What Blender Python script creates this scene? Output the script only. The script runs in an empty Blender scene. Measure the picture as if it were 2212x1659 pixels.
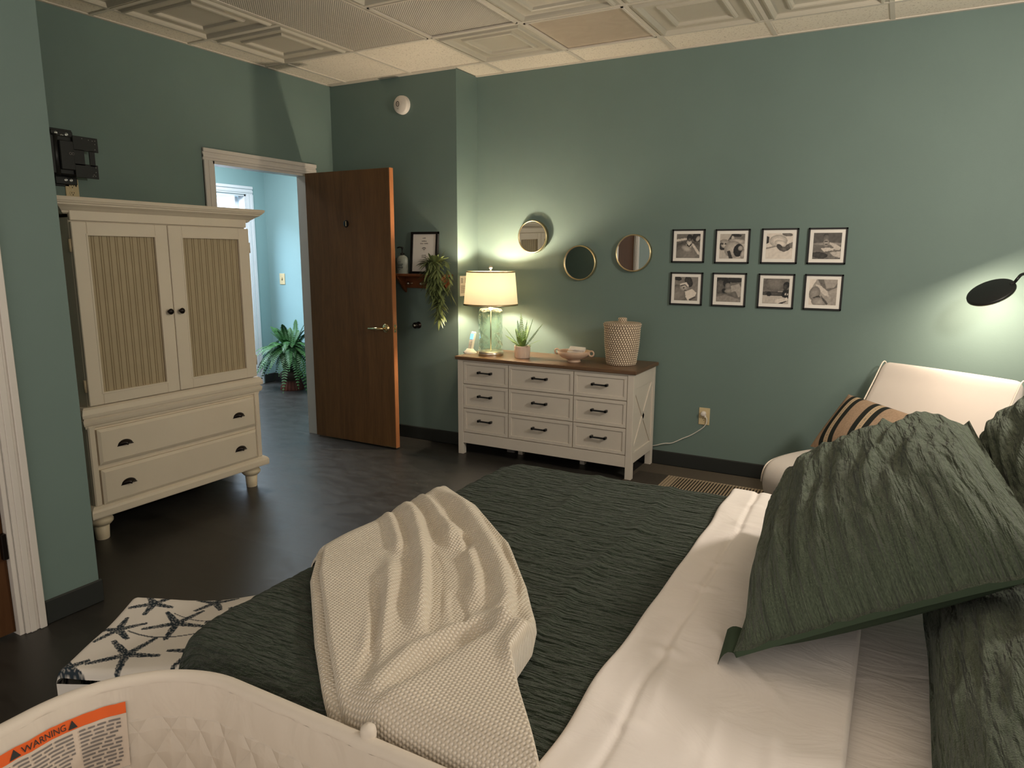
import bpy, math, random
from mathutils import Vector, Matrix, noise
PI = math.pi
sc = bpy.context.scene
COL = sc.collection

# ------------------------------------------------------------------ camera, world, lights, exposure
W_, H_, F_ = 2212, 1659, 1512.45
CAMZ = 1.436
cam_d = bpy.data.cameras.new('camera'); cam = bpy.data.objects.new('camera', cam_d); COL.objects.link(cam)
cam_d.sensor_fit = 'HORIZONTAL'; cam_d.sensor_width = 36.0; cam_d.lens = F_ / W_ * 36.0
cam_d.clip_start = 0.02
yaw, pitch, roll = -0.5034, -0.1823, 0.0047
cy, sy, cp, sp = math.cos(yaw), math.sin(yaw), math.cos(pitch), math.sin(pitch)
fw = Vector((sy*cp, cy*cp, sp)); rt = Vector((cy, -sy, 0)); up = rt.cross(fw)
rt2 = rt*math.cos(roll) + up*math.sin(roll); up2 = -rt*math.sin(roll) + up*math.cos(roll)
cam.matrix_world = Matrix(((rt2.x, up2.x, -fw.x, 0), (rt2.y, up2.y, -fw.y, 0), (rt2.z, up2.z, -fw.z, CAMZ), (0, 0, 0, 1)))
sc.camera = cam

world = bpy.data.worlds.new('World'); sc.world = world; world.use_nodes = True
bg = world.node_tree.nodes['Background']; bg.inputs[0].default_value = (1.0, 0.91, 0.81, 1); bg.inputs[1].default_value = 0.58

vs = sc.view_settings
vs.view_transform = 'Standard'; vs.look = 'None'; vs.gamma = 1.0; vs.use_curve_mapping = False
vs.exposure = 1.08

def light(name, kind, loc, power, color, size=0.1, aim=None, sizey=None):
    d = bpy.data.lights.new(name, kind); d.energy = power; d.color = color
    if kind == 'AREA':
        d.size = size
        if sizey: d.shape = 'RECTANGLE'; d.size_y = sizey
    else: d.shadow_soft_size = size
    o = bpy.data.objects.new(name, d); COL.objects.link(o); o.location = loc
    if aim is not None: o.rotation_euler = (Vector(aim)-Vector(loc)).to_track_quat('-Z', 'Y').to_euler()
    return o
light('bedside_lamp_light', 'POINT', (0.86, 2.72, 1.95), 48, (1.0, 0.89, 0.78), 0.12)
light('hall_ceiling_light', 'AREA', (-5.2, 4.3, 2.66), 30, (0.92, 0.97, 1.0), 0.6, (-5.2, 4.3, 0), 1.2)
light('side_room_daylight', 'AREA', (-6.95, 4.3, 2.6), 90, (0.66, 0.82, 1.0), 1.0, (-6.95, 4.3, 0))

# ------------------------------------------------------------------ mesh helpers
random.seed(7)
class MB:
    def __init__(s): s.v = []; s.f = []; s.uv = {}; s.col = {}; s.sm = set()
    def add(s, vs, fs, smooth=False, uvs=None, cols=None):
        b = len(s.v); s.v += [tuple(v) for v in vs]
        for i, f in enumerate(fs):
            k = len(s.f); s.f.append([b+j for j in f])
            if smooth: s.sm.add(k)
        if uvs:
            for i, u in enumerate(uvs): s.uv[b+i] = u
        if cols:
            for i, c in enumerate(cols): s.col[b+i] = c
        return s
    def box(s, x0, x1, y0, y1, z0, z1, bev=0.0):
        if x0 > x1: x0, x1 = x1, x0
        if y0 > y1: y0, y1 = y1, y0
        if z0 > z1: z0, z1 = z1, z0
        b = min(bev, (x1-x0)*.45, (y1-y0)*.45, (z1-z0)*.45)
        if b <= 0:
            vs = [(x, y, z) for z in (z0, z1) for y in (y0, y1) for x in (x0, x1)]
            return s.add(vs, [(0,2,3,1),(4,5,7,6),(0,1,5,4),(2,6,7,3),(0,4,6,2),(1,3,7,5)])
        vs = []; idx = {}
        X = (x0, x1); Y = (y0, y1); Z = (z0, z1); sg = (1, -1)
        for i in (0, 1):
            for j in (0, 1):
                for k in (0, 1):
                    for a in 'xyz':
                        p = [X[i]+sg[i]*b, Y[j]+sg[j]*b, Z[k]+sg[k]*b]
                        q = 'xyz'.index(a); p[q] = (X, Y, Z)[q][(i, j, k)[q]]
                        idx[(i, j, k, a)] = len(vs); vs.append(p)
        fs = []
        I = lambda i, j, k, a: idx[(i, j, k, a)]
        for i in (0, 1): f = [I(i,0,0,'x'), I(i,1,0,'x'), I(i,1,1,'x'), I(i,0,1,'x')]; fs.append(f if i else f[::-1])
        for j in (0, 1): f = [I(0,j,0,'y'), I(0,j,1,'y'), I(1,j,1,'y'), I(1,j,0,'y')]; fs.append(f if j else f[::-1])
        for k in (0, 1): f = [I(0,0,k,'z'), I(1,0,k,'z'), I(1,1,k,'z'), I(0,1,k,'z')]; fs.append(f if k else f[::-1])
        for j in (0, 1):
            for k in (0, 1): fs.append([I(0,j,k,'y'), I(1,j,k,'y'), I(1,j,k,'z'), I(0,j,k,'z')])
        for i in (0, 1):
            for k in (0, 1): fs.append([I(i,0,k,'x'), I(i,1,k,'x'), I(i,1,k,'z'), I(i,0,k,'z')])
        for i in (0, 1):
            for j in (0, 1): fs.append([I(i,j,0,'x'), I(i,j,1,'x'), I(i,j,1,'y'), I(i,j,0,'y')])
        for i in (0, 1):
            for j in (0, 1):
                for k in (0, 1): fs.append([I(i,j,k,'x'), I(i,j,k,'y'), I(i,j,k,'z')])
        return s.add(vs, fs)
    def lathe(s, prof, c, n=32, axis='z', cap=True):
        vs = []; fs = []
        for r, h in prof:
            for i in range(n):
                a = 2*PI*i/n; p = (r*math.cos(a), r*math.sin(a), h)
                if axis == 'y': p = (p[0], h, p[1])
                if axis == 'x': p = (h, p[0], p[1])
                vs.append((c[0]+p[0], c[1]+p[1], c[2]+p[2]))
        for k in range(len(prof)-1):
            for i in range(n):
                j = (i+1) % n; fs.append((k*n+i, k*n+j, (k+1)*n+j, (k+1)*n+i))
        s.add(vs, fs, True)
        if cap:
            b = len(s.v)-len(vs)
            for k in (0, len(prof)-1):
                if prof[k][0] > 1e-6:
                    s.f.append([b+k*n+i for i in range(n)])
        return s
    def tube(s, pts, r, n=8, cap=True):
        pts = [Vector(p) for p in pts]; vs = []; fs = []
        m = len(pts); prev = None
        for i, p in enumerate(pts):
            t = (pts[min(i+1, m-1)]-pts[max(i-1, 0)]).normalized()
            if prev is None:
                a = Vector((0, 0, 1)) if abs(t.z) < .9 else Vector((1, 0, 0)); u = t.cross(a).normalized()
            else: u = (prev - t*prev.dot(t)).normalized()
            prev = u; w = t.cross(u); rr = r[i] if isinstance(r, (list, tuple)) else r
            for k in range(n):
                a = 2*PI*k/n; vs.append(p+(u*math.cos(a)+w*math.sin(a))*rr)
        for i in range(m-1):
            for k in range(n):
                l = (k+1) % n; fs.append((i*n+k, i*n+l, (i+1)*n+l, (i+1)*n+k))
        s.add(vs, fs, True)
        if cap:
            b = len(s.v)-len(vs); s.f.append([b+k for k in range(n)][::-1]); s.f.append([b+(m-1)*n+k for k in range(n)])
        return s
    def prism(s, poly, d, map_):
        """poly: 2D outline; map_(a,b,h) -> xyz; d=(h0,h1)"""
        n = len(poly)
        vs = [map_(a, b, d[0]) for a, b in poly]+[map_(a, b, d[1]) for a, b in poly]
        fs = [list(range(n))[::-1], [n+i for i in range(n)]]+[(i, (i+1) % n, n+(i+1) % n, n+i) for i in range(n)]
        return s.add(vs, fs)
    def grid(s, nu, nv, fn, smooth=True, uvfn=None, colfn=None, flip=False):
        vs = []; uv = []; cl = []
        for j in range(nv+1):
            for i in range(nu+1):
                u, v = i/nu, j/nv; vs.append(fn(u, v))
                if uvfn: uv.append(uvfn(u, v))
                if colfn: cl.append(colfn(u, v))
        fs = []
        for j in range(nv):
            for i in range(nu):
                a = j*(nu+1)+i; f = (a, a+1, a+nu+2, a+nu+1); fs.append(f[::-1] if flip else f)
        return s.add(vs, fs, smooth, uv or None, cl or None)

ROOTM = {}
def link(name, mb, mat, parent=None, mods=None):
    me = bpy.data.meshes.new(name)
    vs = mb.v
    if parent is not None:
        r = parent
        while r.parent is not None: r = r.parent
        mi = ROOTM[r.name].inverted(); vs = [tuple(mi @ Vector(v)) for v in vs]
    me.from_pydata(vs, [], mb.f)
    if mb.uv:
        l = me.uv_layers.new(name='UVMap')
        for lp in me.loops: l.data[lp.index].uv = mb.uv.get(lp.vertex_index, (0, 0))
    if mb.col:
        ca = me.color_attributes.new(name='Col', type='FLOAT_COLOR', domain='POINT')
        for i in range(len(vs)):
            c = mb.col.get(i, (1, 1, 1)); ca.data[i].color = (c[0], c[1], c[2], 1)
    for k in mb.sm: me.polygons[k].use_smooth = True
    me.materials.append(mat); me.update()
    o = bpy.data.objects.new(name, me); COL.objects.link(o)
    if parent is not None: o.parent = parent
    else: ROOTM[o.name] = Matrix.Identity(4)
    return o
def thing(name, label, cat, loc=(0, 0, 0), rotz=0.0, group=None):
    o = bpy.data.objects.new(name, None); COL.objects.link(o)
    o.location = loc; o.rotation_euler = (0, 0, rotz); o.empty_display_size = .05
    o['label'] = label; o['category'] = cat
    if group: o['group'] = group
    ROOTM[o.name] = Matrix.Translation(Vector(loc)) @ Matrix.Rotation(rotz, 4, 'Z')
    return o
def tag(o, label, cat, group=None):
    o['label'] = label; o['category'] = cat
    if group: o['group'] = group
    return o
def struct(name, mb, mat, parent=None):
    o = link(name, mb, mat, parent)
    if parent is None: o['kind'] = 'structure'
    return o
def sroot(name, loc):
    o = bpy.data.objects.new(name, None); COL.objects.link(o); o.location = loc; o.empty_display_size = .05
    o['kind'] = 'structure'; ROOTM[o.name] = Matrix.Translation(Vector(loc)); return o
def text2d(s, size=1.0):
    cu = bpy.data.curves.new('tmp', 'FONT'); cu.body = s; cu.size = size; cu.resolution_u = 3
    o = bpy.data.objects.new('tmp', cu); COL.objects.link(o)
    me = o.to_mesh(); vs = [(v.co.x, v.co.y) for v in me.vertices]; fs = [list(p.vertices) for p in me.polygons]
    o.to_mesh_clear(); bpy.data.objects.remove(o); bpy.data.curves.remove(cu)
    xs = [v[0] for v in vs]; ys = [v[1] for v in vs]
    cx, cy_ = (min(xs)+max(xs))/2, (min(ys)+max(ys))/2
    return [(x-cx, y-cy_) for x, y in vs], fs

# ------------------------------------------------------------------ materials
class NT:
    def __init__(s, name, rough=.6, metal=0.0, spec=.35):
        s.m = bpy.data.materials.new(name); s.m.use_nodes = True; s.t = s.m.node_tree
        s.b = s.t.nodes['Principled BSDF']; s.b.inputs['Roughness'].default_value = rough; s.b.inputs['Metallic'].default_value = metal
        s.b.inputs['Specular IOR Level'].default_value = spec; s._tc = None
    def n(s, typ, **kw):
        x = s.t.nodes.new(typ)
        for k, v in kw.items():
            if k.startswith('i_'):
                key = k[2:]; x.inputs[int(key) if key.isdigit() else key.replace('_', ' ')].default_value = v
            else: setattr(x, k, v)
        return x
    def l(s, a, b): s.t.links.new(a, b)
    def co(s, kind='Object', scale=(1, 1, 1), rot=(0, 0, 0)):
        if s._tc is None: s._tc = s.n('ShaderNodeTexCoord')
        mp = s.n('ShaderNodeMapping'); mp.inputs['Scale'].default_value = scale; mp.inputs['Rotation'].default_value = rot
        s.l(s._tc.outputs[kind], mp.inputs[0]); return mp.outputs[0]
    def noise(s, vec, scale=5, detail=3, rough=.5, dist=0.0):
        x = s.n('ShaderNodeTexNoise'); x.inputs['Scale'].default_value = scale; x.inputs['Detail'].default_value = detail
        x.inputs['Roughness'].default_value = rough; x.inputs['Distortion'].default_value = dist
        s.l(vec, x.inputs['Vector']); return x.outputs['Fac']
    def math(s, op, a, b=None, c=None, clamp=False):
        x = s.n('ShaderNodeMath', operation=op, use_clamp=clamp)
        for i, q in enumerate((a, b, c)):
            if q is None: continue
            if isinstance(q, (int, float)): x.inputs[i].default_value = q
            else: s.l(q, x.inputs[i])
        return x.outputs[0]
    def ramp(s, fac, stops, interp='LINEAR'):
        x = s.n('ShaderNodeValToRGB'); cr = x.color_ramp; cr.interpolation = interp
        while len(cr.elements) < len(stops): cr.elements.new(.5)
        for e, (p, c) in zip(cr.elements, stops): e.position = p; e.color = (*c, 1) if len(c) == 3 else c
        s.l(fac, x.inputs[0]); return x.outputs[0]
    def mix(s, fac, a, b):
        x = s.n('ShaderNodeMix', data_type='RGBA')
        for k, q in ((0, fac), (6, a), (7, b)):
            if isinstance(q, (int, float)): x.inputs[k].default_value = q
            elif isinstance(q, tuple): x.inputs[k].default_value = (*q, 1) if len(q) == 3 else q
            else: s.l(q, x.inputs[k])
        return x.outputs[2]
    def color(s, c):
        if isinstance(c, tuple): s.b.inputs['Base Color'].default_value = (*c, 1)
        else: s.l(c, s.b.inputs['Base Color'])
        return s
    def bump(s, h, strength=.3, dist=.01):
        x = s.n('ShaderNodeBump'); x.inputs['Strength'].default_value = strength; x.inputs['Distance'].default_value = dist
        s.l(h, x.inputs['Height']); s.l(x.outputs[0], s.b.inputs['Normal']); return s
    def sep(s, vec):
        x = s.n('ShaderNodeSeparateXYZ'); s.l(vec, x.inputs[0]); return x.outputs

def flat(name, c, rough=.6, metal=0.0, spec=.35, var=.0, vscale=8, bump=0.0, bscale=80, bdist=.002):
    t = NT(name, rough, metal, spec)
    if var > 0:
        n_ = t.noise(t.co(), vscale, 4)
        t.color(t.ramp(n_, [(.25, tuple(x*(1-var) for x in c)), (.75, tuple(min(1, x*(1+var)) for x in c))]))
    else: t.color(c)
    if bump > 0: t.bump(t.noise(t.co(), bscale, 3), bump, bdist)
    return t.m

WALLC = (0.150, 0.208, 0.187)
M = {}
M['wall'] = flat('sage_green_wall_paint', WALLC, .62, spec=.25, var=.03, vscale=3, bump=.12, bscale=160, bdist=.002)
M['hallwall'] = flat('hall_teal_paint', (0.25, 0.385, 0.40), .6, spec=.25, var=.02, vscale=3, bump=.1, bscale=160)
M['trim'] = flat('white_trim_paint', (0.64, 0.59, 0.535), .42, spec=.4, var=.03, vscale=6)
M['halltrim'] = flat('white_hall_trim', (0.72, 0.74, 0.78), .4)
M['base'] = flat('dark_cove_base', (0.022, 0.024, 0.022), .5)
M['black'] = flat('black_metal', (0.012, 0.012, 0.012), .42, spec=.4)
M['blackpaint'] = flat('black_frame_paint', (0.012, 0.011, 0.011), .38)
M['screw'] = flat('bright_screw', (0.7, 0.7, 0.68), .3, 1.0)
M['brass'] = flat('polished_brass', (0.80, 0.62, 0.32), .18, 1.0)
M['nickel'] = flat('brushed_nickel', (0.62, 0.55, 0.46), .3, 1.0)
M['gold'] = flat('gold_mirror_frame', (0.72, 0.58, 0.34), .3, 1.0)
M['mirror'] = flat('mirror_glass', (0.86, 0.88, 0.86), .01, 1.0)
M['cream'] = flat('cream_furniture_paint', (0.68, 0.59, 0.465), .45, spec=.4, var=.03, vscale=5)
M['creamfoot'] = flat('cream_bun_foot_paint', (0.64, 0.54, 0.38), .38, var=.04)
M['dresserwhite'] = flat('off_white_dresser', (0.66, 0.59, 0.51), .42, spec=.4, var=.03, vscale=6)
M['bronze'] = flat('dark_bronze', (0.018, 0.013, 0.011), .3, .6)
M['ivory'] = flat('ivory_plastic', (0.60, 0.48, 0.28), .4)
M['whiteplastic'] = flat('white_plastic', (0.70, 0.64, 0.58), .35)
M['slot'] = flat('dark_slot', (0.03, 0.02, 0.015), .6)
M['paper'] = flat('white_paper', (0.82, 0.77, 0.71), .7, var=.02)
M['ink'] = flat('grey_ink', (0.20, 0.18, 0.17), .7)
M['inkblack'] = flat('black_ink', (0.03, 0.03, 0.03), .7)
M['ceramic'] = flat('pale_terracotta_ceramic', (0.60, 0.42, 0.30), .5, var=.05, vscale=14)
M['pot'] = flat('fluted_white_pot', (0.72, 0.56, 0.45), .45)
M['soap'] = flat('pale_soap_bottle', (0.42, 0.45, 0.38), .3)
M['leather'] = flat('cream_leatherette', (0.67, 0.60, 0.545), .42, spec=.4, var=.03, vscale=4, bump=.08, bscale=30, bdist=.004)
M['piping'] = flat('white_piping', (0.78, 0.68, 0.58), .5)
M['hanger'] = flat('orange_shelf_wood', (0.19, 0.065, 0.025), .45, var=.15, vscale=25)
M['cord'] = flat('white_cord', (0.72, 0.68, 0.62), .4)
M['stem'] = flat('grey_green_pot', (0.10, 0.12, 0.085), .5)

def wood(name, c1, c2, sc_=(18, 18, 1.2), rough=.35, dist=1.2):
    t = NT(name, rough, 0, .4); v = t.co('Object', sc_)
    n1 = t.noise(v, 1.6, 6, .6, dist); n2 = t.noise(t.co('Object', tuple(x*6 for x in sc_)), 2.0, 3)
    f = t.math('MULTIPLY_ADD', n2, .35, t.math('MULTIPLY', n1, .75))
    t.color(t.ramp(f, [(.3, c1), (.72, c2)])); t.bump(n2, .05, .001); return t.m
M['doorwood'] = wood('brown_oak_veneer_door', (0.085, 0.040, 0.014), (0.165, 0.080, 0.028), (9, 9, .8), .38)
M['dooredge'] = wood('orange_door_edge', (0.28, 0.10, 0.035), (0.40, 0.16, 0.06), (20, 20, 1.5), .4)
M['closetdoor'] = wood('dark_red_brown_door', (0.055, 0.024, 0.011), (0.088, 0.040, 0.017), (9, 9, .8), .6)
M['closetdoor'].node_tree.nodes['Principled BSDF'].inputs['Specular IOR Level'].default_value = .05
M['topwood'] = wood('walnut_dresser_top', (0.085, 0.045, 0.024), (0.17, 0.095, 0.05), (2.2, 22, 22), .32)

# floor: dark slate-look vinyl planks
t = NT('dark_slate_vinyl_floor', .42, 0, .38); v = t.co('Object', (1, 1, 1), (0, 0, .0))
br = t.n('ShaderNodeTexBrick', offset=.5); t.l(v, br.inputs['Vector'])
br.inputs['Scale'].default_value = 1.0; br.inputs['Brick Width'].default_value = .92; br.inputs['Row Height'].default_value = .46
br.inputs['Mortar Size'].default_value = .0015; br.inputs['Color1'].default_value = (.020, .018, .015, 1); br.inputs['Color2'].default_value = (.040, .036, .031, 1); br.inputs['Mortar'].default_value = (.010, .009, .008, 1)
n1 = t.noise(t.co('Object', (2.5, 5, 1)), 3, 6, .65, .8)
t.color(t.mix(.5, br.outputs['Color'], t.ramp(n1, [(.3, (.016, .014, .012)), (.7, (.050, .046, .040))])))
t.l(t.math('MULTIPLY_ADD', n1, .30, .25), t.b.inputs['Roughness']); t.bump(n1, .08, .003); M['floor'] = t.m

# speckled acoustic tile
t = NT('speckled_acoustic_tile', .85, 0, .15); v = t.co()
sp_ = t.noise(v, 95, 2, .6); big = t.noise(v, 30, 2)
t.color(t.mix(t.math('MULTIPLY', t.ramp(sp_, [(.0, (1, 1, 1)), (.36, (1, 1, 1)), (.41, (0, 0, 0))]), .55), (.84, .75, .63), (.44, .35, .26)))
t.bump(sp_, .35, .004); M['acoustic'] = t.m
M['tbar'] = flat('ceiling_grid_metal', (0.66, 0.59, 0.50), .45)
M['panel'] = flat('raised_panel_tile', (0.50, 0.45, 0.365), .5, spec=.35, var=.02)
t = NT('prismatic_light_diffuser', .3, 0, .5); v = t.co(); x_, y_, z_ = t.sep(v)
pr_ = t.math('MULTIPLY', t.math('SINE', t.math('MULTIPLY', x_, 420.0)), t.math('SINE', t.math('MULTIPLY', y_, 420.0)))
t.color((.52, .46, .38)); t.bump(pr_, .6, .003); M['prism'] = t.m
t = NT('swirled_light_diffuser', .3, 0, .5); sw = t.noise(t.co('Object', (1, 1.6, 1)), 5, 6, .6, 2.2)
t.color(t.ramp(sw, [(.3, (.50, .39, .29)), (.7, (.58, .47, .36))])); t.bump(sw, .15, .01); M['swirl'] = t.m

def vcol(name, rough=.6, spec=.3, bump=0):
    t = NT(name, rough, 0, spec); a = t.n('ShaderNodeVertexColor', layer_name='Col'); t.color(a.outputs[0])
    if bump: t.bump(t.noise(t.co(), 120, 2), bump, .002)
    return t.m
M['vcol'] = vcol('printed_photo', .35, .4)
M['basket'] = vcol('woven_rope_and_palm', .8, .2)
M['rug'] = None

# crinkled cotton (uv in metres, wrinkles run along u)
def crinkle(name, c1, c2, su=7.0, sv=75.0, strength=.9, dist=.006, kind='UV'):
    t = NT(name, .92, 0, .12)
    v = t.co(kind, (su, sv, 1)); w = t.noise(v, 1.0, 3, .55, .35)
    v2 = t.co(kind, (su*3.2, sv*1.5, 1)); w2 = t.noise(v2, 1.0, 2, .5, .3)
    fine = t.noise(t.co(kind, (420, 420, 1)), 1.0, 2, .6)
    h = t.math('MULTIPLY_ADD', w2, .45, w)
    slub = t.noise(t.co(kind, (28, 190, 1)), 1.0, 3, .7)
    fs_ = t.math('ADD', t.math('MULTIPLY', fine, 1.05), t.math('MULTIPLY', slub, .95))
    t.color(t.mix(t.math('MULTIPLY_ADD', fs_, 1.25, -.75, True), c1, c2))
    h2 = t.math('MULTIPLY_ADD', fine, .08, h)
    t.b.inputs['Sheen Weight'].default_value = .15; t.b.inputs['Sheen Roughness'].default_value = .5
    t.bump(h2, strength, dist); return t.m
M['quilt'] = crinkle('crinkled_olive_quilt', (0.014, 0.022, 0.014), (0.066, 0.090, 0.060), 9, 70, 1.0, .07)
M['sham'] = crinkle('crinkled_olive_sham', (0.038, 0.052, 0.034), (0.135, 0.165, 0.112), 7, 48, 1.0, .06)
M['shamback'] = flat('plain_olive_cotton', (0.050, 0.072, 0.046), .9, spec=.1)
t = NT('white_cotton_sheet', .8, 0, .2); w = t.noise(t.co('Object', (5, 9, 5)), 1.0, 4, .55, 1.5)
t.color((.76, .70, .66)); t.bump(w, .35, .012); M['sheet'] = t.m
t = NT('white_fitted_sheet', .8, 0, .2); w = t.noise(t.co('Object', (6, 26, 5)), 1.0, 4, .55, .8)
t.color((.76, .70, .66)); t.bump(w, .45, .012); M['fitted'] = t.m
# knit throw: seed-stitch bumps in uv metres
t = NT('cream_moss_stitch_knit', .95, 0, .1); v = t.co('UV'); u_, v_, w_ = t.sep(v)
row = t.math('FLOOR', t.math('DIVIDE', v_, .0065)); par = t.math('MULTIPLY', t.math('MODULO', t.math('ABSOLUTE', row), 2.0), PI)
cu_ = t.math('SINE', t.math('ADD', t.math('MULTIPLY', u_, 2*PI/.0095), par)); rv = t.math('ABSOLUTE', t.math('SINE', t.math('MULTIPLY', v_, PI/.0065)))
st = t.math('MULTIPLY', t.math('MULTIPLY_ADD', cu_, .5, .5), rv)
t.color(t.mix(st, (.60, .52, .41), (.88, .80, .69))); t.b.inputs['Sheen Weight'].default_value = .2
t.bump(st, .8, .004); M['knit'] = t.m
# quilted bassinet fabric
t = NT('quilted_bassinet_fabric', .75, 0, .2); v = t.co('UV'); u_, v_, w_ = t.sep(v)
d1 = t.math('ABSOLUTE', t.math('SINE', t.math('MULTIPLY', t.math('ADD', u_, t.math('MULTIPLY', v_, .8)), PI/.066)))
d2 = t.math('ABSOLUTE', t.math('SINE', t.math('MULTIPLY', t.math('SUBTRACT', u_, t.math('MULTIPLY', v_, .8)), PI/.066)))
q_ = t.math('POWER', t.math('MINIMUM', d1, d2), .9); pz = t.noise(t.co('UV', (14, 9, 1)), 1, 3, .5, .7)
band = t.ramp(v_, [(.06, (0, 0, 0)), (.062, (1, 1, 1))])
t.color((.66, .59, .51)); t.bump(t.math('ADD', t.math('MULTIPLY', q_, band), t.math('MULTIPLY', pz, 1.3)), .65, .008); M['bassinet'] = t.m
M['bassplain'] = flat('cream_bassinet_fabric', (0.65, 0.58, 0.50), .75, bump=.25, bscale=14, bdist=.01)
M['orange'] = flat('orange_label_band', (0.75, 0.12, 0.02), .6)
M['labelwhite'] = flat('label_white', (0.66, 0.56, 0.47), .7)
# lumbar tweed
M['lumbar'] = vcol('striped_tan_lumbar_cloth', .9, .1, .25)
M['ottoman'] = vcol('starfish_print_cloth', .85, .15, .15)
# beadboard
M['bead'] = flat('beadboard_wash', (0.40, 0.32, 0.20), .6, var=.05, vscale=12)
M['groove'] = flat('dark_bead_groove', (0.22, 0.16, 0.085), .7)
M['leaf'] = flat('fern_leaf', (0.030, 0.095, 0.022), .5, var=.4, vscale=9)
M['leaf2'] = flat('small_fern_leaf', (0.14, 0.23, 0.055), .5, var=.3, vscale=30)
M['leaf3'] = flat('trailing_leaf', (0.16, 0.20, 0.075), .42, var=.35, vscale=20)
M['urnred'] = flat('red_brown_urn', (0.13, 0.03, 0.016), .5, var=.2)
M['urnbrown'] = flat('brown_urn', (0.055, 0.035, 0.02), .6, var=.2)
M['urndark'] = flat('dark_urn', (0.022, 0.016, 0.012), .6, var=.2)
# lamp shade, glass
def shader_mix(name, build):
    m = bpy.data.materials.new(name); m.use_nodes = True; nt = m.node_tree; nt.nodes.clear()
    out = nt.nodes.new('ShaderNodeOutputMaterial'); nt.links.new(build(nt), out.inputs[0]); return m
def _shade(nt):
    a = nt.nodes.new('ShaderNodeBsdfDiffuse'); a.inputs[0].default_value = (.80, .70, .55, 1)
    b = nt.nodes.new('ShaderNodeBsdfTranslucent'); b.inputs[0].default_value = (.80, .64, .42, 1)
    x = nt.nodes.new('ShaderNodeMixShader'); x.inputs[0].default_value = .046
    nt.links.new(a.outputs[0], x.inputs[1]); nt.links.new(b.outputs[0], x.inputs[2]); return x.outputs[0]
M['shade'] = shader_mix('linen_lamp_shade', _shade)
def _glass(nt):
    a = nt.nodes.new('ShaderNodeBsdfTransparent'); a.inputs[0].default_value = (.87, .94, .86, 1)
    b = nt.nodes.new('ShaderNodeBsdfGlossy'); b.inputs[0].default_value = (1, 1, 1, 1); b.inputs[1].default_value = .06
    tc = nt.nodes.new('ShaderNodeTexCoord'); v = nt.nodes.new('ShaderNodeTexVoronoi'); v.feature = 'SMOOTH_F1'; v.inputs['Scale'].default_value = 26
    mp = nt.nodes.new('ShaderNodeMapping'); mp.inputs['Scale'].default_value = (1, 1, .75)
    nt.links.new(tc.outputs['Object'], mp.inputs[0]); nt.links.new(mp.outputs[0], v.inputs['Vector'])
    bp = nt.nodes.new('ShaderNodeBump'); bp.inputs['Strength'].default_value = 1.0; bp.inputs['Distance'].default_value = .02
    nt.links.new(v.outputs['Distance'], bp.inputs['Height']); nt.links.new(bp.outputs[0], b.inputs['Normal'])
    lw = nt.nodes.new('ShaderNodeLayerWeight'); lw.inputs[0].default_value = .32; nt.links.new(bp.outputs[0], lw.inputs['Normal'])
    x = nt.nodes.new('ShaderNodeMixShader'); nt.links.new(lw.outputs['Facing'], x.inputs[0])
    mm = nt.nodes.new('ShaderNodeMath'); mm.operation = 'MULTIPLY'; mm.inputs[1].default_value = .95; nt.links.new(lw.outputs['Facing'], mm.inputs[0]); nt.links.new(mm.outputs[0], x.inputs[0])
    nt.links.new(a.outputs[0], x.inputs[1]); nt.links.new(b.outputs[0], x.inputs[2]); return x.outputs[0]
M['glass'] = shader_mix('rippled_clear_glass', _glass)
def emis(name, c, s):
    t = NT(name, .3); t.color(c); t.b.inputs['Emission Color'].default_value = (*c, 1); t.b.inputs['Emission Strength'].default_value = s; return t.m
M['screen'] = emis('lit_blue_phone_screen', (0.12, 0.45, 0.85), 1.1)
M['led'] = emis('lit_reading_lamp_diffuser', (1.0, 0.86, 0.62), 6.0)
M['bulb'] = emis('lit_bulb', (1.0, 0.80, 0.5), 30.0)

# ------------------------------------------------------------------ room shell
CEIL = 2.715; BY = 4.64; AY = 4.36; NX = -2.86; LX = -4.03; CX = -2.82; CYE = 1.555; RX = 1.06
struct('floor', MB().box(-7.6, 1.3, -1.6, 5.9, -.06, 0), M['floor'])
struct('wall_back', MB().box(NX, RX, BY, BY+.1, 0, CEIL), M['wall'])
struct('wall_alcove', MB().box(LX, NX, AY, BY+.1, 0, CEIL), M['wall'])
w = MB()
w.box(LX-.10, LX, 1.0, 3.229, 0, CEIL).box(LX-.10, LX, 4.085, AY, 0, CEIL).box(LX-.10, LX, 3.229, 4.085, 2.033, CEIL)
struct('wall_left', w, M['wall'])
w = MB(); w.box(CX-.1, CX, 1.262, CYE, 0, CEIL).box(CX-.1, CX, .44, 1.262, 2.03, CEIL).box(CX-.1, CX, -1.6, .44, 0, CEIL)
struct('wall_closet', w, M['wall'])
struct('wall_closet_end', MB().box(LX, CX-.1, CYE-.1, CYE, 0, CEIL), M['wall'])
struct('wall_right', MB().box(RX, RX+.1, .9, BY+.1, 0, CEIL), M['wall'])
# baseboards
def base(name, x0, x1, y0, y1):
    struct(name, MB().box(x0, x1, y0, y1, 0, .10, .006), M['base'])
base('baseboard_back', NX+.012, RX, BY-.012, BY)
base('baseboard_alcove', LX, NX+.012, AY-.012, AY)
base('baseboard_return', NX, NX+.012, AY, BY-.012)
base('baseboard_left', LX, LX+.012, CYE, 3.155)
base('baseboard_closet', CX, CX+.012, 1.335, CYE+.012)
base('baseboard_closet_end', LX+.012, CX, CYE, CYE+.012)

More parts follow.
